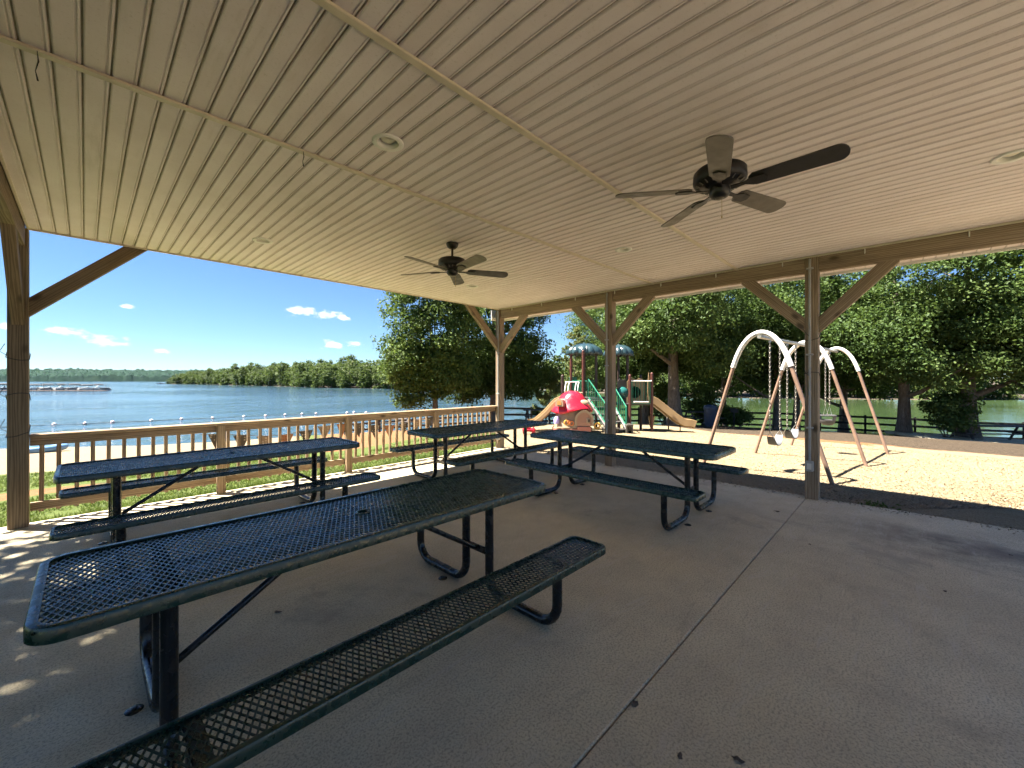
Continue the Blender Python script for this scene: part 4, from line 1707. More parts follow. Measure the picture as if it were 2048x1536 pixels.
dome(1171, 686, 707, 76, .3)
dome(1250, 686, 707, 64, .9)
for px, dy in ((1143, .1), (1163, -.35), (1178, .95), (1198, .5)):
    ppost(px, 704, dy, 'maroon' if dy < .4 else 'dark_post')
for px, dy in ((1232, .5), (1242, 1.3), (1266, .7), (1257, 1.4)):
    ppost(px, 704, dy, 'dark_post')
for px, py, dy, mt in ((1124, 753, -.1, 'dark_post'), (1128, 752, .4, 'maroon'), (1255, 752, -.3, 'maroon'), (1298, 748, -.3, 'maroon'), (1292, 752, .6, 'dark_post'), (1267, 790, .55, 'dark_post'), (1244, 770, .4, 'maroon')):
    ppost(px, py, dy, mt)
# decks
ZD1 = (859 - 797) * PS
ZD2 = (859 - 808) * PS


def deck(px0, px1, y0, y1, z):
    a = pl(px0, 859).x; b = pl(px1, 859).x
    MB().box(((a + b) / 2, (y0 + y1) / 2, z), (b - a, y1 - y0, .06), .01).build('deck', M['deck'], play)


deck(1141, 1200, -.3, 1.0, ZD1)
deck(1124, 1141, -.1, .5, ZD1 - .01)
deck(1230, 1300, -.28, .75, ZD2)
deck(1200, 1231, .1, .9, ZD1 + .004)


def bars(p_a, p_b, h, n_, mat='play_green', lean=0.0, name='barrier', r=.012):
    """an upright barrier: top and bottom rail with n bars between"""
    mb = MB()
    p_a = Vector(p_a); p_b = Vector(p_b)
    u = Vector((0, 0, h))
    mb.tube([p_a + u, p_b + u], .018, 8)
    mb.tube([p_a, p_b], .016, 8)
    for k in range(n_):
        q = p_a + (p_b - p_a) * ((k + .5) / n_)
        mb.tube([q, q + u], r, 6)
    mb.tube([p_a, p_a + u], .018, 8)
    mb.tube([p_b, p_b + u], .018, 8)
    return mb.build(name, M[mat], play)


# stair rails of the left tower
st_top = pl(1172, 797, -.35); st_bot = pl(1196, 859, -1.5)
for dx in (0, .75):
    a = st_top + Vector((dx, 0, .1)); b = st_bot + Vector((dx * .8, 0, .28))
    mb = MB()
    mb.tube([a + Vector((0, 0, .62)), b + Vector((0, 0, .62)), b + Vector((0, 0, -.1))], .02, 8)
    mb.tube([a, b], .018, 8)
    mb.tube([a + Vector((0, 0, .62)), a], .018, 8)
    for k in range(9):
        q = a + (b - a) * ((k + .5) / 9)
        mb.tube([q, q + Vector((0, 0, .62))], .012, 6)
    mb.build('stair_rail', M['play_green'], play)
    sp_ = MB()
    sp_.prism([(0, 0), (1, 0), (1, .14), (0, .14)], -.012, .012)
    MB().tube([a + Vector((0, 0, -.1)), b + Vector((0, 0, -.1))], .05, 6).build('stringer', M['deck'], play)
for k in range(5):
    t = (k + .5) / 5
    q = st_top + (st_bot - st_top) * t
    MB().box((q.x + .36, q.y, q.z + .06), (.72, .24, .04), .008).build('stair_step', M['deck'], play)
bars(pl(1143, 797, .1), pl(1163, 797, -.35), .62, 6)
bars(pl(1178, 797, .95), pl(1198, 797, .5), .62, 6)
bars(pl(1143, 797, .1), pl(1178, 797, .95), .62, 6)
MB().box(pl(1147, 778, .12), (.28, .03, .85), .01).build('green_panel', M['play_green'], play)
# bowed white balcony bars
mb = MB()
for px in (1131, 1137, 1151, 1156):
    a = pl(px, 797, -.2); b = pl(px, 764, -.2)
    mb.tube([a, a + Vector((-.05, -.12, .2)), (a + b) / 2 + Vector((-.07, -.16, 0)), b + Vector((-.05, -.12, -.15)), b], .016, 7)
mb.tube([pl(1129, 764, -.2), pl(1158, 764, -.2)], .018, 7)
mb.tube([pl(1129, 797, -.2), pl(1158, 797, -.2)], .018, 7)
mb.build('balcony_bars', M['white_metal'], play)


def hole_panel(px0, px1, py0, py1, dy, hpx, hpy, hr, mat, name='window_panel', waves=2):
    """plastic panel with a round opening and a scalloped top"""
    x0, x1 = pl(px0, 0).x, pl(px1, 0).x
    z0, z1 = (859 - py1) * PS, (859 - py0) * PS
    cx, cz, R = (hpx - 1220) * PS, (859 - hpy) * PS, hr * PS
    n_ = 32
    outer = []; inner = []
    for k in range(n_):
        a = 2 * math.pi * k / n_
        ca, sa = math.cos(a), math.sin(a)
        t = min((x1 - cx) / ca if ca > 1e-6 else (x0 - cx) / ca if ca < -1e-6 else 9, (z1 - cz) / sa if sa > 1e-6 else (z0 - cz) / sa if sa < -1e-6 else 9)
        ox, oz = cx + ca * t, cz + sa * t
        if oz > z1 - .01:
            oz += .09 * abs(math.sin((ox - x0) / (x1 - x0) * math.pi * waves))
        outer.append((ox, oz)); inner.append((cx + R * ca, cz + R * sa))
    vs_ = []
    for y_ in (dy - .02, dy + .02):
        vs_ += [(x, y_, z) for x, z in outer] + [(x, y_, z) for x, z in inner]
    fs = []
    for k in range(n_):
        j = (k + 1) % n_
        fs += [(k, j, n_ + j, n_ + k), (2 * n_ + k, 3 * n_ + k, 3 * n_ + j, 2 * n_ + j), (k, 2 * n_ + k, 2 * n_ + j, j), (n_ + k, n_ + j, 3 * n_ + j, 3 * n_ + k)]
    o = MB().add(vs_, fs).build(name, M[mat], play)
    return o, Vector((cx, dy, cz)), R


o, c, R = hole_panel(1236, 1254, 762, 808, .1, 1246, 786, 12.5, 'play_pale')
MB().lathe([(R * math.cos(t), -.22 * math.sin(t)) for t in [k * math.pi / 16 for k in range(9)]], 28, M=Matrix.Translation(c + Vector((0, .015, 0))) @ Matrix.Rotation(-math.pi / 2, 4, 'X')).build('bubble_window', M['bubble'], o)
o, c, R = hole_panel(1259, 1294, 761, 808, .3, 1274, 785, 12.5, 'play_tan')
MB().lathe([(R, 0), (R, .9), (0, .9)], 28, M=Matrix.Translation(c) @ Matrix.Rotation(-math.pi / 2, 4, 'X')).build('crawl_tube', M['hole'], o)
bb = bars(pl(1258, 806, -.32), pl(1294, 806, -.32), (806 - 762) * PS, 7, 'play_green')
MB().tube([pl(1257, 762, -.33), pl(1297, 762, -.33)], .022, 8).build('top_rail', M['white_metal'], play)
MB().box(pl(1276, 803, -.36), (.52, .05, .05), .01).build('lower_rail', M['white_metal'], play)
hole_panel(1293.5, 1298, 750, 806, -.1, 1295.6, 775, 1.3, 'play_tan', 'side_panel', 1)


def slide(pts, w, mat, name='slide', wall=.13, side=(1, 0, 0)):
    """a U shaped chute swept along pts; side is the across direction"""
    sd = Vector(side).normalized()
    pts = [Vector(p) for p in pts]
    prof = [(-w / 2, wall), (-w / 2 - .03, wall - .01), (-w / 2 - .035, .0), (-w / 2 + .03, -.05), (w / 2 - .03, -.05), (w / 2 + .035, 0), (w / 2 + .03, wall - .01), (w / 2, wall), (w / 2 - .015, .03), (w / 2 - .09, -.02), (-w / 2 + .09, -.02), (-w / 2 + .015, .03)]
    vs_ = []; m_ = len(prof)
    for i, p in enumerate(pts):
        t = (pts[min(i + 1, len(pts) - 1)] - pts[max(i - 1, 0)]).normalized()
        up = sd.cross(t)
        if up.z < 0:
            up = -up
        for a, b in prof:
            vs_.append(p + sd * a + up * b)
    fs = []
    for i in range(len(pts) - 1):
        for k in range(m_):
            j = (k + 1) % m_
            fs.append((i * m_ + k, i * m_ + j, (i + 1) * m_ + j, (i + 1) * m_ + k))
    fs += [tuple(range(m_)), tuple((len(pts) - 1) * m_ + k for k in range(m_))[::-1]]
    return MB().add(vs_, fs, True).build(name, M[mat], play, sharp=50)


# twin slide to the left, towards the camera
for k, dy in enumerate((-.1, -.62)):
    slide(spl([pl(1126, 797, dy), pl(1112, 802, dy - .1), pl(1092, 822, dy - .25), pl(1072, 838, dy - .4), pl(1060, 842, dy - .48), pl(1052, 842, dy - .52)]), .44, 'play_tan', 'slide', .13, (.1, 1, 0))
# single slide to the right
slide(spl([pl(1298, 806, .15), pl(1306, 807, .12), pl(1325, 822, .05), pl(1348, 841, -.05), pl(1362, 849, -.1), pl(1374, 850, -.15), pl(1380, 852, -.18)]), .5, 'play_tan', 'slide', .24, (.12, 1, 0))
MB().tube([pl(1337, 832, 0), pl(1337, 861, 0)], .025, 8).build('slide_support', M['dark_post'], play)
MB().tube([pl(1358, 849, -.1), pl(1358, 862, -.1)], .02, 8).build('slide_support', M['dark_post'], play)
# grey transfer step by the near pavilion post
for px0, px1, z in ((1188, 1215, .22), (1228, 1240, .33)):
    a, b = pl(px0, 0).x, pl(px1, 0).x
    MB().box(((a + b) / 2, -1.4, z), (b - a, .5, .05), .012).box(((a + b) / 2 - (b - a) * .4, -1.4, z / 2), (.05, .4, z), .005).box(((a + b) / 2 + (b - a) * .4, -1.4, z / 2), (.05, .4, z), .005).build('transfer_step', M['play_pale'], play)

# drum shaped cone toy on a post
p1_, d1_ = gp(1303, 861)
cone = empty('cone_drum', p1_, RZ_CAM)
tag(cone, 'beige cone shaped drum on a short stem beside the right slide', 'play toy')
k_ = d1_ / FPX
MB().lathe([(.03, 4 * k_), (3.2 * k_, 7 * k_), (6.0 * k_, 26 * k_), (6.4 * k_, 27 * k_)], 18).build('body', M['play_tan'], cone)
MB().lathe([(6.4 * k_, 27 * k_), (6.6 * k_, 28 * k_), (6 * k_, 29.5 * k_), (3 * k_, 30.5 * k_), (0, 30.8 * k_)], 18).build('lid', M['play_tan'], cone)
MB().tube([(0, 0, -.1), (0, 0, 8 * k_)], .03, 8).build('stem', M['play_tan'], cone)

# ------------------------------------------------------------------ mushroom playhouse
M['cap_red'] = plain('red_plastic', (.42, .014, .032), .24, var=.12, scale=2)
M['house_cream'] = plain('cream_plastic', (.3, .225, .15), .35, var=.07, scale=2)
M['house_pink'] = plain('faded_pink_plastic', (.34, .125, .09), .4, var=.12, scale=2)
M['house_door'] = plain('salmon_plastic', (.3, .16, .11), .45, var=.1, scale=2)
M['yellow'] = plain('yellow_plastic', (.75, .42, .08), .35, var=.1)
M['purple'] = plain('lilac_plastic', (.35, .3, .6), .4, var=.1)
M['orange'] = plain('orange_plastic', (.65, .2, .06), .4, var=.1)
pm, dm_ = gp(1144, 862)
print('mushroom depth', dm_, pm.z)
KM = dm_ / FPX
mush = empty('mushroom_playhouse', pm, RZ_CAM)
tag(mush, 'red capped mushroom shaped plastic playhouse in front of the play structure', 'playhouse')


def mp(px, py, dy=0.0):
    return Vector(((px - 1144) * KM, dy, (862 - py) * KM))


RB = 37 * KM
DR = 36 * KM          # depth radius
hz_w = (862 - 822) * KM
hb = (862 - 853) * KM


def shell(prof, n_, sq=1.0, wave=None):
    vs_ = []; fs = []
    for i, (r_, z_) in enumerate(prof):
        for k in range(n_):
            a = 2 * math.pi * k / n_
            dz = wave(a, i / (len(prof) - 1)) if wave else 0
            vs_.append((r_ * math.cos(a), r_ * sq * math.sin(a), z_ + dz))
    for i in range(len(prof) - 1):
        for k in range(n_):
            fs.append((i * n_ + k, i * n_ + (k + 1) % n_, (i + 1) * n_ + (k + 1) % n_, (i + 1) * n_ + k))
    return MB().add(vs_, fs, True)


shell([(0, 0), (RB * 1.06, 0), (RB * 1.07, hb * .8), (RB * 1.0, hb), (0, hb)], 40, .9).build('base', M['house_pink'], mush, sharp=40)
shell([(RB * 1.0, hb), (RB * .93, hb + .25), (RB * .84, hz_w + .05), (RB * .6, hz_w + .25)], 40, .9).build('wall', M['house_cream'], mush, sharp=60)
# arched doorway: thick surround with a salmon door recessed in it, on the camera side
dc = mp(1162, 853)
Yd = -RB * .9 * .93
arch_o = []; arch_i = []
for k in range(17):
    a = math.pi * k / 16
    arch_o.append((dc.x + math.cos(a) * 18.5 * KM, (862 - 838) * KM + math.sin(a) * 20 * KM - (10 * KM if k in (0, 16) else 0)))
    arch_i.append((dc.x + math.cos(a) * 14 * KM, (862 - 838) * KM + math.sin(a) * 15.5 * KM - (10 * KM if k in (0, 16) else 0)))
vs_ = []; fs = []
for y_ in (Yd - .1, Yd + .22):
    vs_ += [(x, y_, z) for x, z in arch_o] + [(x, y_, z) for x, z in arch_i]
for k in range(16):
    fs += [(k, k + 1, 18 + k, 17 + k), (34 + k, 51 + k, 52 + k, 35 + k), (k, 34 + k, 35 + k, k + 1), (17 + k, 18 + k, 52 + k, 51 + k)]
sur = MB().add(vs_, fs, True).build('door_surround', M['house_cream'], mush, sharp=40)
poly = [(x, z) for x, z in arch_i]
dr = MB().prism(poly, -.015, .015, Matrix.Translation((0, Yd - .05, 0)) @ Matrix.Rotation(math.pi / 2, 4, 'X')).build('door', M['house_door'], mush)
MB().box(mp(1170, 838, Yd - .075), (.12, .03, .16), .01).build('door_window', M['house_cream'], dr)
MB().box(mp(1171, 838, Yd - .095), (.06, .012, .09), .004).build('door_pane', M['dark_post'], dr)
MB().box(mp(1162, 855, Yd - .07), (27 * KM, .03, 11 * KM), .008).build('door_sill', M['house_pink'], dr)
# red cap with a wavy brim
RC = 40 * KM
zc = (862 - 822) * KM


def wav(a, t):
    # brim lifts over the door, dips to the left
    return (.16 * max(0, math.cos(a - math.radians(-60))) ** 2 - .03 * math.cos(a * 3)) * (1 - t) ** 1.5


shell([(RC * .8, zc - .01), (RC * .99, zc - .06), (RC * 1.04, zc - .02), (RC * 1.0, zc + .05), (RC * .88, zc + .15), (RC * .76, zc + .27), (RC * .66, zc + .4), (RC * .54, zc + .52), (RC * .38, zc + .61), (RC * .2, zc + .655), (0, zc + .67)], 48, .92, wav).build('mushroom_cap', M['cap_red'], mush, sharp=70)
# dormer on the left, chimney and cream spots
dm = MB()
dx = mp(1121, 806)
pts = [(-.13, 0), (.13, 0), (.13, .14), (.1, .2), (.04, .235), (-.04, .235), (-.1, .2), (-.13, .14)]
Mx = Matrix.Translation((dx.x, -RC * .48, dx.z - .08)) @ Matrix.Rotation(math.radians(-28), 4, 'Z') @ Matrix.Rotation(math.pi / 2, 4, 'X')
dor = dm.prism(pts, -.3, .22, Mx).build('dormer', M['house_cream'], mush)
MB().prism([(-.07, .05), (.07, .05), (.07, .13), (.04, .18), (-.04, .18), (-.07, .13)], .2205, .23, Mx).build('dormer_window', M['orange'], dor)
MB().box(mp(1159, 793, .1), (.24, .2, .28), .02).build('chimney', M['house_cream'], mush)


def spot(px, py, w, h):
    p = mp(px, py)
    # project to the cap surface: shrink until inside the profile
    zz = p.z - zc
    r_ = RC * math.sqrt(max(.05, 1 - (zz / .7) ** 1.6))
    y_ = -math.sqrt(max(0, r_ * r_ - p.x * p.x)) * .92
    MB().lathe([(0, .03), (.6, .026), (.9, .012), (1, 0)], 16, M=Matrix.Translation((p.x, y_ + .015, p.z)) @ Matrix.Rotation(math.radians(72 - 40 * zz), 4, 'X') @ Matrix.Diagonal((w, h, 1, 1))).build('cap_spot', M['house_cream'], mush)


spot(1164, 803, .15, .09)
# raised rings, letters and a flower by the window ledge
for px, py, mt, r_ in ((1129, 842, 'yellow', .075), (1138, 843, 'orange', .065), (1133.5, 841, 'orange', .05)):
    ring = [(r_ * math.cos(2 * math.pi * k / 16), 0, r_ * math.sin(2 * math.pi * k / 16)) for k in range(16)]
    c_ = mp(px, py, -RB * .9 * math.sqrt(max(.05, 1 - ((px - 1144) * KM / RB) ** 2)) * 1.0 - .02)
    MB().tube(ring, .018, 7, closed=True, M=Matrix.Translation(c_)).build('wall_ring', M[mt], mush)
MB().lathe([(0, 0), (.09, .02), (.1, .16), (.05, .24), (0, .25)], 12, mp(1111, 846, -.35)).build('side_pot', M['purple'], mush)
ring = [(.085 * math.cos(2 * math.pi * k / 16), 0, .085 * math.sin(2 * math.pi * k / 16)) for k in range(16)]
MB().tube(ring, .035, 8, closed=True, M=Matrix.Translation(mp(1190, 849, -.35))).build('side_spout', M['yellow'], mush)
MB().box(mp(1126, 852, -RB * .86), (.5, .08, .06), .015).build('window_ledge', M['house_cream'], mush)

pt_, dt_ = gp(1058, 868)
toy = empty('ride_on_toy', pt_, RZ_CAM)
tag(toy, 'small red plastic ride-on toy lying on the mulch left of the playhouse', 'toy')
MB().box((0, 0, .13), (.42, .2, .1), .04).box((-.05, 0, .2), (.2, .15, .06), .025).build('body', M['cap_red'], toy)
for sx in (-.14, .14):
    MB().lathe([(0, -.02), (.06, -.02), (.06, .02), (0, .02)], 14, M=Matrix.Translation((sx, -.115, .06)) @ Matrix.Rotation(math.pi / 2, 4, 'X')).build('wheel', M['cap_red'], toy)
MB().tube([(.14, -.1, .17), (.14, -.08, .26), (.14, .08, .26), (.14, .1, .17)], .014, 6).build('handle', M['cap_red'], toy)


# ------------------------------------------------------------------ shade tree just outside the frame on the left (it dapples the slab)
t_ = tree('oak_tree', 'tall leafy tree beside the pavilion shading the left end of the slab', (-6.6, 3.1, hz((-6.6, 3.1))), big2, tr2, group='trees around the pavilion', rz=.5)
t_.scale = (1.5, 1.5, 1.5)
t_ = tree('oak_tree', 'second tall leafy tree added behind the first one to deepen the shade beside the pavilion', (-7.6, 3.9, hz((-7.6, 3.9))), big1, tr1, group='trees around the pavilion', rz=2.1)  # added out of view to close light gaps in the slab's shade
t_.scale = (1.45, 1.45, 1.7)

# ------------------------------------------------------------------ old picnic tables and bench by the water, bin, grills
M['table_dark'] = plain('weathered_dark_planks', (.055, .047, .042), .75, var=.3)


def park_table(px, d, rz, label, L=1.8, mat='table_dark'):
    p = ground_pt(px, d)
    t = empty('park_table', p, RZ_CAM + rz)
    tag(t, label, 'picnic table', 'old picnic tables near the water')
    for k in range(4):
        timber('tabletop_plank', (-L / 2, -.27 + k * .18, .73), (L / 2, -.27 + k * .18, .73), .165, .035, M[mat], None).parent = t
    for sg in (-1, 1):
        timber('bench_plank', (-L / 2, sg * .66, .44), (L / 2, sg * .66, .44), .22, .035, M[mat], None).parent = t
        for sx in (-1, 1):
            timber('leg', (sx * L * .36, sg * .62, -.05), (sx * L * .36, sg * .2, .71), .07, .07, M[mat], None).parent = t
    for sx in (-1, 1):
        timber('cross_beam', (sx * (L * .36 + .055), -.7, .4), (sx * (L * .36 + .055), .7, .4), .035, .09, M[mat], None, up=(0, 0, 1)).parent = t
    return t


park_table(1985, 18.8, -.12, 'grey plank picnic table with bench on the pale pad beside the thick trunk', 3.4)
park_table(1400, 22.0, .2, 'dark picnic table in the shade behind the right slide exit', 1.8)
park_table(780, 23.0, .15, 'dark picnic table down by the water seen between the balusters', 1.8)
park_table(845, 21.0, -.3, 'dark picnic table near the slim tree seen between the balusters', 1.8)
park_table(1075, 21.5, .1, 'dark low picnic table below the twin slide', 1.5)

pp = ground_pt(2040, 18.4)
pad = MB().box((0, 0, 0), (8.6, 3.2, .12), .01).build('concrete_pad', M['concrete'], None, Matrix.Translation(pp + Vector((0, 0, .0))) @ Matrix.Rotation(RZ_CAM - .2, 4, 'Z') @ Matrix.Rotation(math.radians(3.0), 4, 'Y'))
tag(pad, kind='structure')

M['bin_blue'] = plain('faded_blue_plastic', (.03, .05, .09), .5, var=.2)
pb = ground_pt(1421, 19.5)
tb = empty('trash_can', pb)
tag(tb, 'dark blue trash can standing on the mulch edge right of the slide', 'trash can')
MB().lathe([(.0, 0), (.24, 0), (.26, .05), (.29, .82), (.3, .84), (.29, .86), (.275, .86), (.26, .1), (0, .08)], 24).build('barrel', M['bin_blue'], tb)
MB().lathe([(.305, .86), (.31, .9), (.27, .97), (.15, 1.02), (.14, 1.0), (.14, .95)], 24).build('lid', M['bin_blue'], tb)
for px, d, lab in ((1468, 22.5, 'black charcoal grill on a post in front of the low shrub'), (826, 20.5, 'black charcoal grill on a post by the water seen above the railing')):
    g = empty('charcoal_grill', ground_pt(px, d), .4)
    tag(g, lab, 'grill')
    MB().tube([(0, 0, -.1), (0, 0, .78)], .035, 10).build('post', M['fence'], g)
    bx_ = MB()
    bx_.box((0, 0, .8), (.5, .4, .02)).box((0, .19, .92), (.5, .02, .24)).box((-.24, 0, .9), (.02, .36, .2)).box((.24, 0, .9), (.02, .36, .2))
    bx_.build('fire_box', M['fence'], g)
    mb = MB()
    for k in range(9):
        mb.tube([(-.2 + .05 * k, -.2, .96), (-.2 + .05 * k, .17, .96)], .007, 5)
    mb.tube([(-.23, -.2, .96), (.23, -.2, .96)], .009, 5).build('grate', M['fence'], g)

# ------------------------------------------------------------------ swimming area float line
M['buoy_white'] = plain('white_float', (.75, .72, .7), .4, var=.1)
M['buoy_red'] = plain('faded_red_float', (.42, .1, .09), .45, var=.15)
M['rope'] = plain('dark_wet_rope', (.05, .06, .06), .8)
bu = [(108, 850), (170, 848), (225, 845), (303, 842), (363, 839), (425, 837), (488, 834), (531, 832), (570, 830.5), (604, 829), (632, 828), (694, 826.5), (708, 825.5), (732, 826), (752, 827.5), (780, 829), (40, 853), (-30, 856)]
bpts = []
rope_ends = []
b_white = MB().lathe([(0, .15), (.07, .135), (.125, .08), (.14, 0)], 16).mesh('upper_half', M['buoy_white'], 60)
b_red = MB().lathe([(.1405, .004), (.125, -.07), (.07, -.13), (0, -.15)], 16).mesh('lower_half', M['buoy_red'], 60)
b_ring = MB().tube([(.148 * math.cos(2 * math.pi * k / 16), .148 * math.sin(2 * math.pi * k / 16), 0) for k in range(16)], .012, 6, closed=True).mesh('seam_ring', M['buoy_red'])
names = ['first', 'second', 'third', 'fourth', 'fifth', 'sixth', 'seventh', 'eighth', 'ninth', 'tenth', 'eleventh', 'twelfth', 'thirteenth', 'fourteenth', 'fifteenth', 'sixteenth']
bsorted = sorted(bu)
for i, (px, py) in enumerate(bsorted):
    d = (CAMH - WATER) * FPX / (py - HOR)
    p = at(px, d, WATER + .05)
    bpts.append(p)
    if px < 60:
        continue
    e = empty('float_buoy', p, rnd.uniform(0, 6))
    e.rotation_euler = (rnd.uniform(-.3, .3), rnd.uniform(-.3, .3), rnd.uniform(0, 6))
    tag(e, f'red and white float of the swimming rope on the lake, {names[i - 2]} from the left post', 'buoy', 'floats of the swimming rope')
    link('upper_half', b_white, e); link('lower_half', b_red, e); link('seam_ring', b_ring, e)
sag = []
for a, b in zip(bpts[:-1], bpts[1:]):
    for k in range(6):
        t = k / 6
        q = a + (b - a) * t
        q.z = WATER + .012 + .008 * math.sin(k * 2.1)
        sag.append(q + Vector((.0, .25 * math.sin(math.pi * t), 0)))
sag.append(bpts[-1])
ro = empty('swim_rope', sag[len(sag) // 2])
tag(ro, 'thin dark rope floating on the lake between the red and white floats', 'rope')
MB().tube([p - ro.location for p in sag], .022, 6).build('rope', M['rope'], ro)

# ------------------------------------------------------------------ boats at the marina dock
M['hull'] = plain('white_gelcoat', (.45, .45, .45), .3, var=.08)
M['alu'] = plain('brushed_aluminium', (.5, .5, .5), .4, metal=.7, var=.1)
M['canvas'] = plain('navy_canvas', (.012, .013, .02), .8, var=.2)
M['dock'] = plain('brown_dock_planks', (.14, .09, .06), .8, var=.3)
M['motor'] = plain('black_outboard', (.015, .015, .016), .4)
M['stripe'] = plain('dark_navy_panel', (.03, .025, .03), .4)


def pontoon(canvas, panel):
    e = empty('pontoon_boat', (0, 0, 0))
    for sg in (-1, 1):
        mb = MB()
        mb.tube([(-3.2, sg * .85, .12), (2.6, sg * .85, .12), (3.2, sg * .85, .28), (3.5, sg * .85, .42)], [.3, .3, .22, .06], 12)
        mb.build('pontoon', M['alu'], e)
    MB().box((0, 0, .5), (6.6, 2.4, .12), .03).build('deck', M['hull'], e)
    for sg in (-1, 1):
        MB().box((-.1, sg * 1.17, .86), (5.9, .05, .42), .02).build('side_panel', panel, e)
        MB().tube([(-3.0, sg * 1.17, 1.18), (2.9, sg * 1.17, 1.18)], .03, 6).build('hand_rail', M['alu'], e)
    MB().box((3.0, 0, .86), (.05, 1.6, .58), .02).build('front_gate', panel, e)
    MB().box((-2.2, .6, .85), (1.2, .9, .6), .08).box((-2.2, -.6, .85), (1.2, .9, .6), .08).build('seat', M['hull'], e)
    MB().box((.2, .75, 1.0), (.6, .5, .9), .06).build('console', M['hull'], e)
    MB().box((1.9, -.85, .8), (1.6, .5, .5), .06).build('bow_seat', M['hull'], e)
    for sg in (-1, 1):
        mb = MB()
        for x0_, x1_ in ((-1.9, -2.3), (-1.9, -.9), (-1.9, .5)):
            mb.tube([(-.9, sg * 1.15, 1.18), (x1_ + .3, sg * 1.12, 2.45)], .025, 6)
        mb.build('bimini_frame', M['alu'], e)
    vs_ = []; fs = []
    for i in range(9):
        x_ = -2.2 + 3.2 * i / 8
        for j in range(7):
            y_ = -1.2 + 2.4 * j / 6
            vs_.append((x_, y_, 2.8 - .3 * (y_ / 1.2) ** 2 - .1 * ((x_ + .6) / 1.6) ** 4))
    for i in range(8):
        for j in range(6):
            a = i * 7 + j
            fs.append((a, a + 7, a + 8, a + 1))
    n_ = len(vs_)
    vs2 = vs_ + [(x_, y_, z_ - .34) for x_, y_, z_ in vs_]
    fs2 = fs + [tuple(n_ + k for k in f[::-1]) for f in fs]
    MB().add(vs2, fs2, True).build('bimini_top', canvas, e)
    MB().box((-3.45, 0, .75), (.4, .4, .6), .1).box((-3.5, 0, .25), (.14, .12, .7), .03).build('outboard_motor', M['motor'], e)
    return e


b1 = pontoon(M['canvas'], M['hull'])
b2 = pontoon(M['canvas'], M['stripe'])
rows = [(8, 'red'), (75, 'white'), (100, 'red'), (126, 'white'), (153, 'red'), (177, 'white'), (199, 'red')]
nm = {8: 'pontoon boat with dark canopy moored left of the timber post', 75: 'white sided pontoon boat moored just right of the timber post', 100: 'dark sided pontoon boat, second to the right of the timber post',
      126: 'white sided pontoon boat, third to the right of the timber post', 153: 'dark sided pontoon boat, third from the right end of the dock',
      177: 'white sided pontoon boat second from the right end of the dock', 199: 'dark sided pontoon boat at the right end of the dock'}
used = {'white': False, 'red': False}
for px, kd in rows:
    src = b1 if kd == 'white' else b2
    o = src if not used[kd] else copy_tree(src)
    used[kd] = True
    d = 158 + rnd.uniform(-3, 3)
    o.location = at(px, d, WATER + .02)
    o.rotation_euler = (0, 0, RZ_CAM + math.radians(70 + rnd.uniform(-22, 18)))
    o.scale = (.95, 1.05, rnd.uniform(.9, 1.12))
    tag(o, nm[px], 'boat', 'pontoon boats at the marina dock')
a, b = at(-120, 152, WATER), at(212, 150, WATER)
dk = empty('marina_dock', (a + b) / 2, math.atan2((b - a).y, (b - a).x))
tag(dk, 'low brown floating dock in front of the moored pontoon boats', 'dock')
L_ = (b - a).length
MB().box((0, 0, .18), (L_, 2.2, .14), .03).build('walkway', M['dock'], dk)
for k in range(14):
    MB().tube([(-L_ / 2 + 1 + k * (L_ - 2) / 13, .9, -1), (-L_ / 2 + 1 + k * (L_ - 2) / 13, .9, rnd.uniform(.8, 1.5) + (1.6 if k % 5 == 3 else 0))], .07, 8).build('mooring_post', M['dock'], dk)
sb = empty('speed_boat', at(322, 400, WATER), RZ_CAM + .2)
tag(sb, 'small white motor boat at the tip of the wooded point', 'boat')
MB().prism([(-3.5, -1.1), (1.2, -1.1), (3.6, 0), (1.2, 1.1), (-3.5, 1.1)], 0, .9).build('hull', M['hull'], sb)
MB().box((-.3, 0, 1.2), (1.8, 1.6, .6), .15).build('windscreen', M['canvas'], sb)

# ------------------------------------------------------------------ bunting tied to the railing, beach float, stones, wires, leaves
M['flag_tan'] = None


def flag_mat(name, c, dots):
    m, n, l, b = node_mat(name)
    v = coords(n, l)
    vo = n.new('ShaderNodeTexVoronoi'); vo.inputs['Scale'].default_value = 26
    vo.inputs['Randomness'].default_value = .25
    l.new(v, vo.inputs['Vector'])
    k = mixc(n, l, mrange(n, l, vo.outputs['Distance'], .34, .3, 0, .85), c, dots)
    l.new(k, b.inputs['Base Color'])
    b.inputs['Roughness'].default_value = .9
    return m


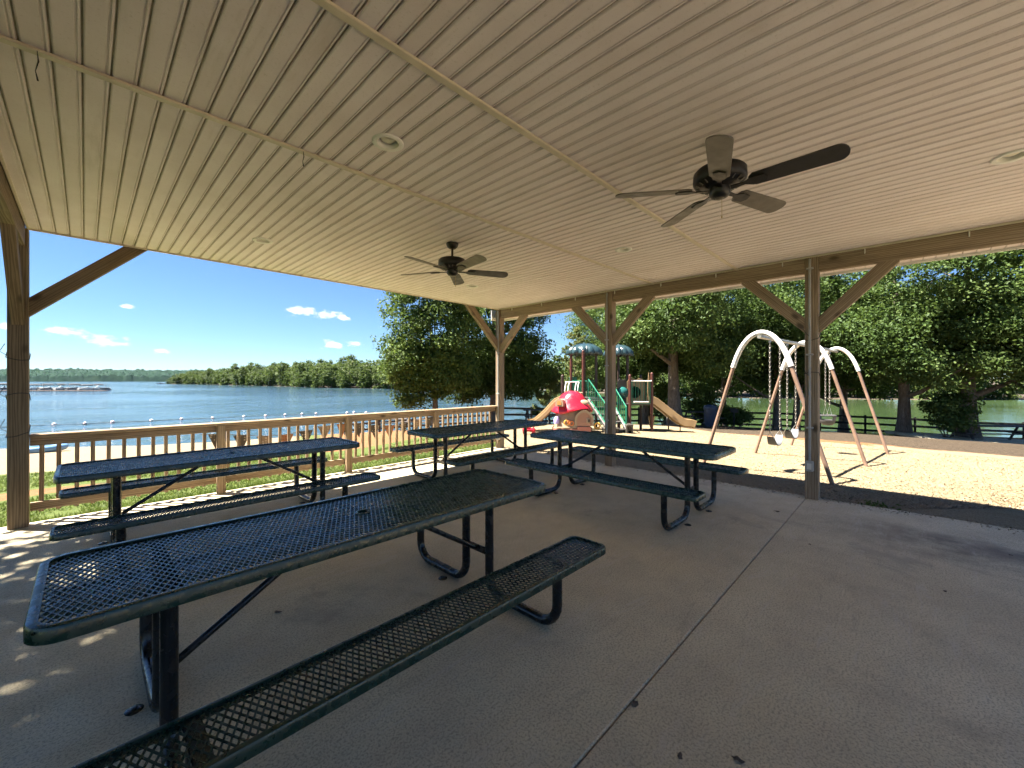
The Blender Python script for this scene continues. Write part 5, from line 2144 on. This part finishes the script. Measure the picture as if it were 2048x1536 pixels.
fm = [flag_mat('orange_flag', (.42, .2, .1), (.3, .12, .06)), flag_mat('tan_dotted_flag', (.3, .22, .15), (.62, .55, .45)), flag_mat('dark_flag', (.09, .075, .06), (.55, .5, .4))]
bun = empty('bunting', (2.9, 6.72, .8))
tag(bun, 'string of orange and dark dotted pennants tied to the outside of the railing', 'bunting')
sag = []
for k in range(25):
    x = 1.05 + 3.75 * k / 24
    sag.append((x - 2.9, 0, -.07 + .05 * math.cos((x - 1.05) / 3.75 * 4 * math.pi)))
MB().tube(sag, .004, 5).build('string', M['table_dark'], bun)
for k in range(13):
    x = 1.15 + .285 * k
    z = -.07 + .05 * math.cos((x + .09 - 1.05) / 3.75 * 4 * math.pi)
    w = .2
    tw = rnd.uniform(-.25, .25)
    vs_ = []
    for i in range(5):
        t = i / 4
        for j in range(3):
            u = (j / 2 - .5) * w * (1 - t)
            vs_.append((x - 2.9 + .09 + u, .012 + .03 * math.sin(3 * t + k) * t + tw * u, z - .24 * t))
    fs = [(i * 3 + j, i * 3 + j + 1, i * 3 + j + 4, i * 3 + j + 3) for i in range(4) for j in range(2)]
    n_ = len(vs_)
    MB().add(vs_ + [(a_, b_ + .003, c_) for a_, b_, c_ in vs_], fs + [tuple(n_ + q for q in f[::-1]) for f in fs], True).build('pennant', fm[(k * 2) % 3 if k % 4 else 2], bun)
M['float_blue'] = plain('blue_vinyl_float', (.12, .25, .42), .4, var=.1)
kf = empty('beach_float', ground_pt(84, 21.0), .6)
kf.location.z += .04
tag(kf, 'blue inflatable float lying at the water edge behind the left post', 'float')
MB().tube([(.85 * math.cos(2 * math.pi * k / 28), .5 * math.sin(2 * math.pi * k / 28), .14) for k in range(28)], .17, 10, closed=True).build('tube_ring', M['float_blue'], kf)
MB().box((0, 0, .1), (1.3, .7, .08), .04).build('floor', M['hull'], kf)

M['stone'] = plain('field_stone', (.3, .26, .22), .9, var=.3, scale=6, bmp=.3)


def rock(p, r, lab, seed):
    rg = random.Random(seed)
    vs_ = []
    n_, m_ = 9, 6
    for i in range(m_ + 1):
        t = math.pi * i / m_
        for k in range(n_):
            a = 2 * math.pi * k / n_
            rr_ = r * rg.uniform(.82, 1.12)
            vs_.append((rr_ * 1.25 * math.sin(t) * math.cos(a), rr_ * math.sin(t) * math.sin(a), rr_ * .65 * math.cos(t)))
    fs = [(i * n_ + k, (i + 1) * n_ + k, (i + 1) * n_ + (k + 1) % n_, i * n_ + (k + 1) % n_) for i in range(m_) for k in range(n_)]
    o = MB().add(vs_, fs, True).build('stone', M['stone'], None, Matrix.Translation(p) @ Matrix.Rotation(rg.uniform(0, 6), 4, 'Z'), sharp=50)
    tag(o, lab, 'stone', 'stones at the slab corner')


rock(Vector((-.72, 6.5, .0)), .1, 'grey stone at the foot of the left timber post', 1)
rock(Vector((-.78, 6.2, .0)), .08, 'brown stone on the slab edge at the left picture border', 2)

M['wire'] = plain('black_wire', (.015, .014, .013), .6)
for nm_, lab, X, Y, zs in (('loose_wire', 'loose black wire twisted round the pavilion post in front of the swings', PX1, .87, (2.05, 1.55)), ('loose_wire', 'thin dark wire wound round the left timber post', PX0, PYE, (1.75, 1.32, .98))):
    e = empty(nm_, (X, Y, zs[0]))
    tag(e, lab, 'wire')
    for z in zs:
        mb = MB()
        pts = []
        h = PW / 2 + .006
        for k in range(17):
            a = 2 * math.pi * k / 16
            ca, sa = math.cos(a), math.sin(a)
            q = h / max(abs(ca), abs(sa))
            pts.append((ca * q, sa * q, z - zs[0] + .05 * math.sin(a * 1.0 + z * 7)))
        mb.tube(pts, .004, 5)
        mb.tube([(-h, .02, z - zs[0]), (-h - .05, .05, z - zs[0] + .04), (-h - .02, .09, z - zs[0] + .12)], .003, 5)
        mb.build('wire_loop', M['wire'], e)

M['dry_leaf'] = plain('dry_brown_leaf', (.07, .05, .035), .8, var=.3)
for i, (px, py, sz, lab) in enumerate(((1270, 1411, .05, 'dry leaf beside the slab joint near the bottom of the picture'), (1476, 1522, .045, 'dry leaf at the bottom edge of the picture on the concrete'),
                                       (1360, 1515, .035, 'small dry leaf left of another at the bottom edge of the concrete'), (1553, 1024, .06, 'dry leaf on the concrete near the pavilion post left of the joint'),
                                       (1620, 1090, .03, 'tiny dark leaf on the concrete right of the joint'), (556, 1226, .05, 'dry leaf on the concrete under the nearest picnic table'), (2022, 1112, .03, 'small dark leaf on the concrete near the right picture edge'),
                                       (1890, 1184, .035, 'curled leaf on the concrete at the dark stain'))):
    d = CAMH * FPX / (py - HOR)
    p = at(px, d, .006)
    pts = [(-1, 0), (-.5, .4), (.1, .35), (.4, .55), (.6, .15), (1, 0), (.55, -.2), (.2, -.5), (-.4, -.35)]
    mb = MB()
    vs_ = [(0, 0, .25)] + [(x * 1, y * 1, .1 * abs(x) + .12 * math.sin(x * 5 + i)) for x, y in pts]
    fs = [(0, 1 + k, 1 + (k + 1) % 9) for k in range(9)]
    mb.add(vs_, fs)
    o = mb.build('fallen_leaf', M['dry_leaf'], None, Matrix.Translation(p) @ Matrix.Rotation(i * 1.7, 4, 'Z') @ Matrix.Scale(sz * .6, 4))
    tag(o, lab, 'leaf', 'dry leaves on the concrete')

# ------------------------------------------------------------------ grass blades and wood chips (uncountable)
M['grass'] = leaf_mat('grass_blade', (.03, .055, .01), (.07, .105, .02), (.15, .165, .045), .35)
M['chip'] = leaf_mat('wood_chip', (.055, .04, .025), (.19, .145, .09), (.31, .25, .165), .0)


def scatter():
    rng = np.random.default_rng(3)
    P, grass, mul, px, uu = g_pts
    # grass: the strip beyond the railing, thinner with distance
    n = 90000
    X = rng.uniform(-4.5, 9.0, n); Y = 6.68 + 9.5 * rng.random(n) ** 1.7
    Q = np.stack([X, Y], 1)
    u = Q @ np.array([FW.x, FW.y]); v = Q @ np.array([RT.x, RT.y])
    pxx = 1024 + FPX * v / np.maximum(u, .5)
    keep = (pxx > -60) & (pxx < 1030) & (vnoise(Q, .5, 8) * .6 + vnoise(Q, 2.2, 9) * .5 > .36) & ~inside(Q, mulch_poly)
    bank_ = (pxx > 620) & (Y - 6.65 > 4.0)
    patch = np.hypot((X + 1.3) / 2.2, (Y - 10.3) / .9) < 1.0
    keep &= ~bank_ & ~patch & (seg_dist(Q, shore_line) > 19.2)
    Q = Q[keep]
    z = height(Q)
    n = len(Q)
    h = rng.uniform(.02, .055, n) * (1 + 1.0 * (Q[:, 1] < 6.95))
    a = rng.uniform(0, 2 * math.pi, n)
    w = .006 + .004 * rng.random(n) + .0006 * (Q[:, 1] - 6)
    lean = rng.normal(0, .035, (n, 2))
    b0 = np.column_stack([Q[:, 0] - np.cos(a) * w, Q[:, 1] - np.sin(a) * w, z - .01])
    b1 = np.column_stack([Q[:, 0] + np.cos(a) * w, Q[:, 1] + np.sin(a) * w, z - .01])
    t = np.column_stack([Q[:, 0] + lean[:, 0], Q[:, 1] + lean[:, 1], z + h])
    V = np.stack([b0, b1, t], 1)
    me = bpy.data.meshes.new('grass')
    me.vertices.add(n * 3); me.vertices.foreach_set('co', V.astype(np.float32).ravel())
    me.loops.add(n * 3); me.loops.foreach_set('vertex_index', np.arange(n * 3, dtype=np.int32))
    me.polygons.add(n); me.polygons.foreach_set('loop_start', np.arange(0, n * 3, 3, dtype=np.int32))
    me.update(calc_edges=True)
    at_ = me.attributes.new('tint', 'FLOAT', 'FACE'); at_.data.foreach_set('value', rng.random(n).astype(np.float32))
    me.materials.append(M['grass'])
    tag(link('grass', me), 'short green lawn grass between the railing and the sand beach', 'grass', kind='stuff')
    # wood chips on the playground, densest near the slab edge
    n = 42000
    d = 5.0 + 10 * rng.random(n) ** 1.6; pxs = rng.uniform(1000, 2100, n)
    l_ = (pxs - 1024) / FPX * d
    Q = np.stack([FW.x * d + RT.x * l_, FW.y * d + RT.y * l_], 1)
    k = inside(Q, mulch_poly) & (Q[:, 0] > 6.42)
    E = np.column_stack([6.5 - np.abs(rng.normal(0, .12, 1800)) + .06, rng.uniform(-2.5, 6.2, 1800)])
    Q = np.concatenate([Q[k], E])
    z = height(Q)
    edge_ = Q[:, 0] < 6.52
    z = np.where(edge_, .004, z)
    C = np.column_stack([Q, z + .008])
    me = leaf_mesh('mulch_chips', C, .034, .014, M['chip'], rng, 1.6)
    tag(link('mulch_chips', me), 'pale wood chips strewn over the playground', 'wood chips', kind='stuff')


scatter()

HAZE = True
if HAZE:
    hm = bpy.data.materials.new('summer_haze')
    hm.use_nodes = True
    hn = hm.node_tree.nodes
    hn.clear()
    ho = hn.new('ShaderNodeOutputMaterial')
    pv = hn.new('ShaderNodeVolumePrincipled')
    pv.inputs['Color'].default_value = (.65, .8, 1, 1)
    pv.inputs['Density'].default_value = .000012
    pv.inputs['Anisotropy'].default_value = .3
    hm.node_tree.links.new(pv.outputs[0], ho.inputs['Volume'])
    hb_ = MB().box((0, 0, 31), (4600, 4600, 78)).build('haze', hm)
    tag(hb_, 'thin summer haze over the lake', 'haze', kind='stuff')

# weed tuft at the slab edge and cobweb threads on the ceiling
wt = empty('weed_tuft', Vector((6.56, .28, -.05)))
tag(wt, 'small green weed tuft at the slab edge in the roof shade, right of the post', 'weed')
rngw = np.random.default_rng(4)
Pw = np.column_stack([rngw.normal(0, .05, 160), rngw.normal(0, .07, 160), np.abs(rngw.normal(.04, .025, 160))])
link('leaves', leaf_mesh('leaves', Pw, .05, .018, M['grass'], rngw, .6), wt)
for x_, y_, L_, lab in ((-.155, 2.93, .14, 'dark dusty cobweb thread hanging from the batten at the upper left'), (1.02, 2.93, .1, 'short dusty cobweb thread hanging from the batten above the left table')):
    cw = empty('cobweb', (x_, y_, CEIL - .01))
    tag(cw, lab, 'cobweb')
    mbw = MB().tube([(0, 0, 0), (.004, .002, -L_ * .35), (-.005, .0, -L_ * .7), (.002, .003, -L_)], [.0015, .003, .0015, .004], 5)
    mbw.build('thread', M['wire'], cw)
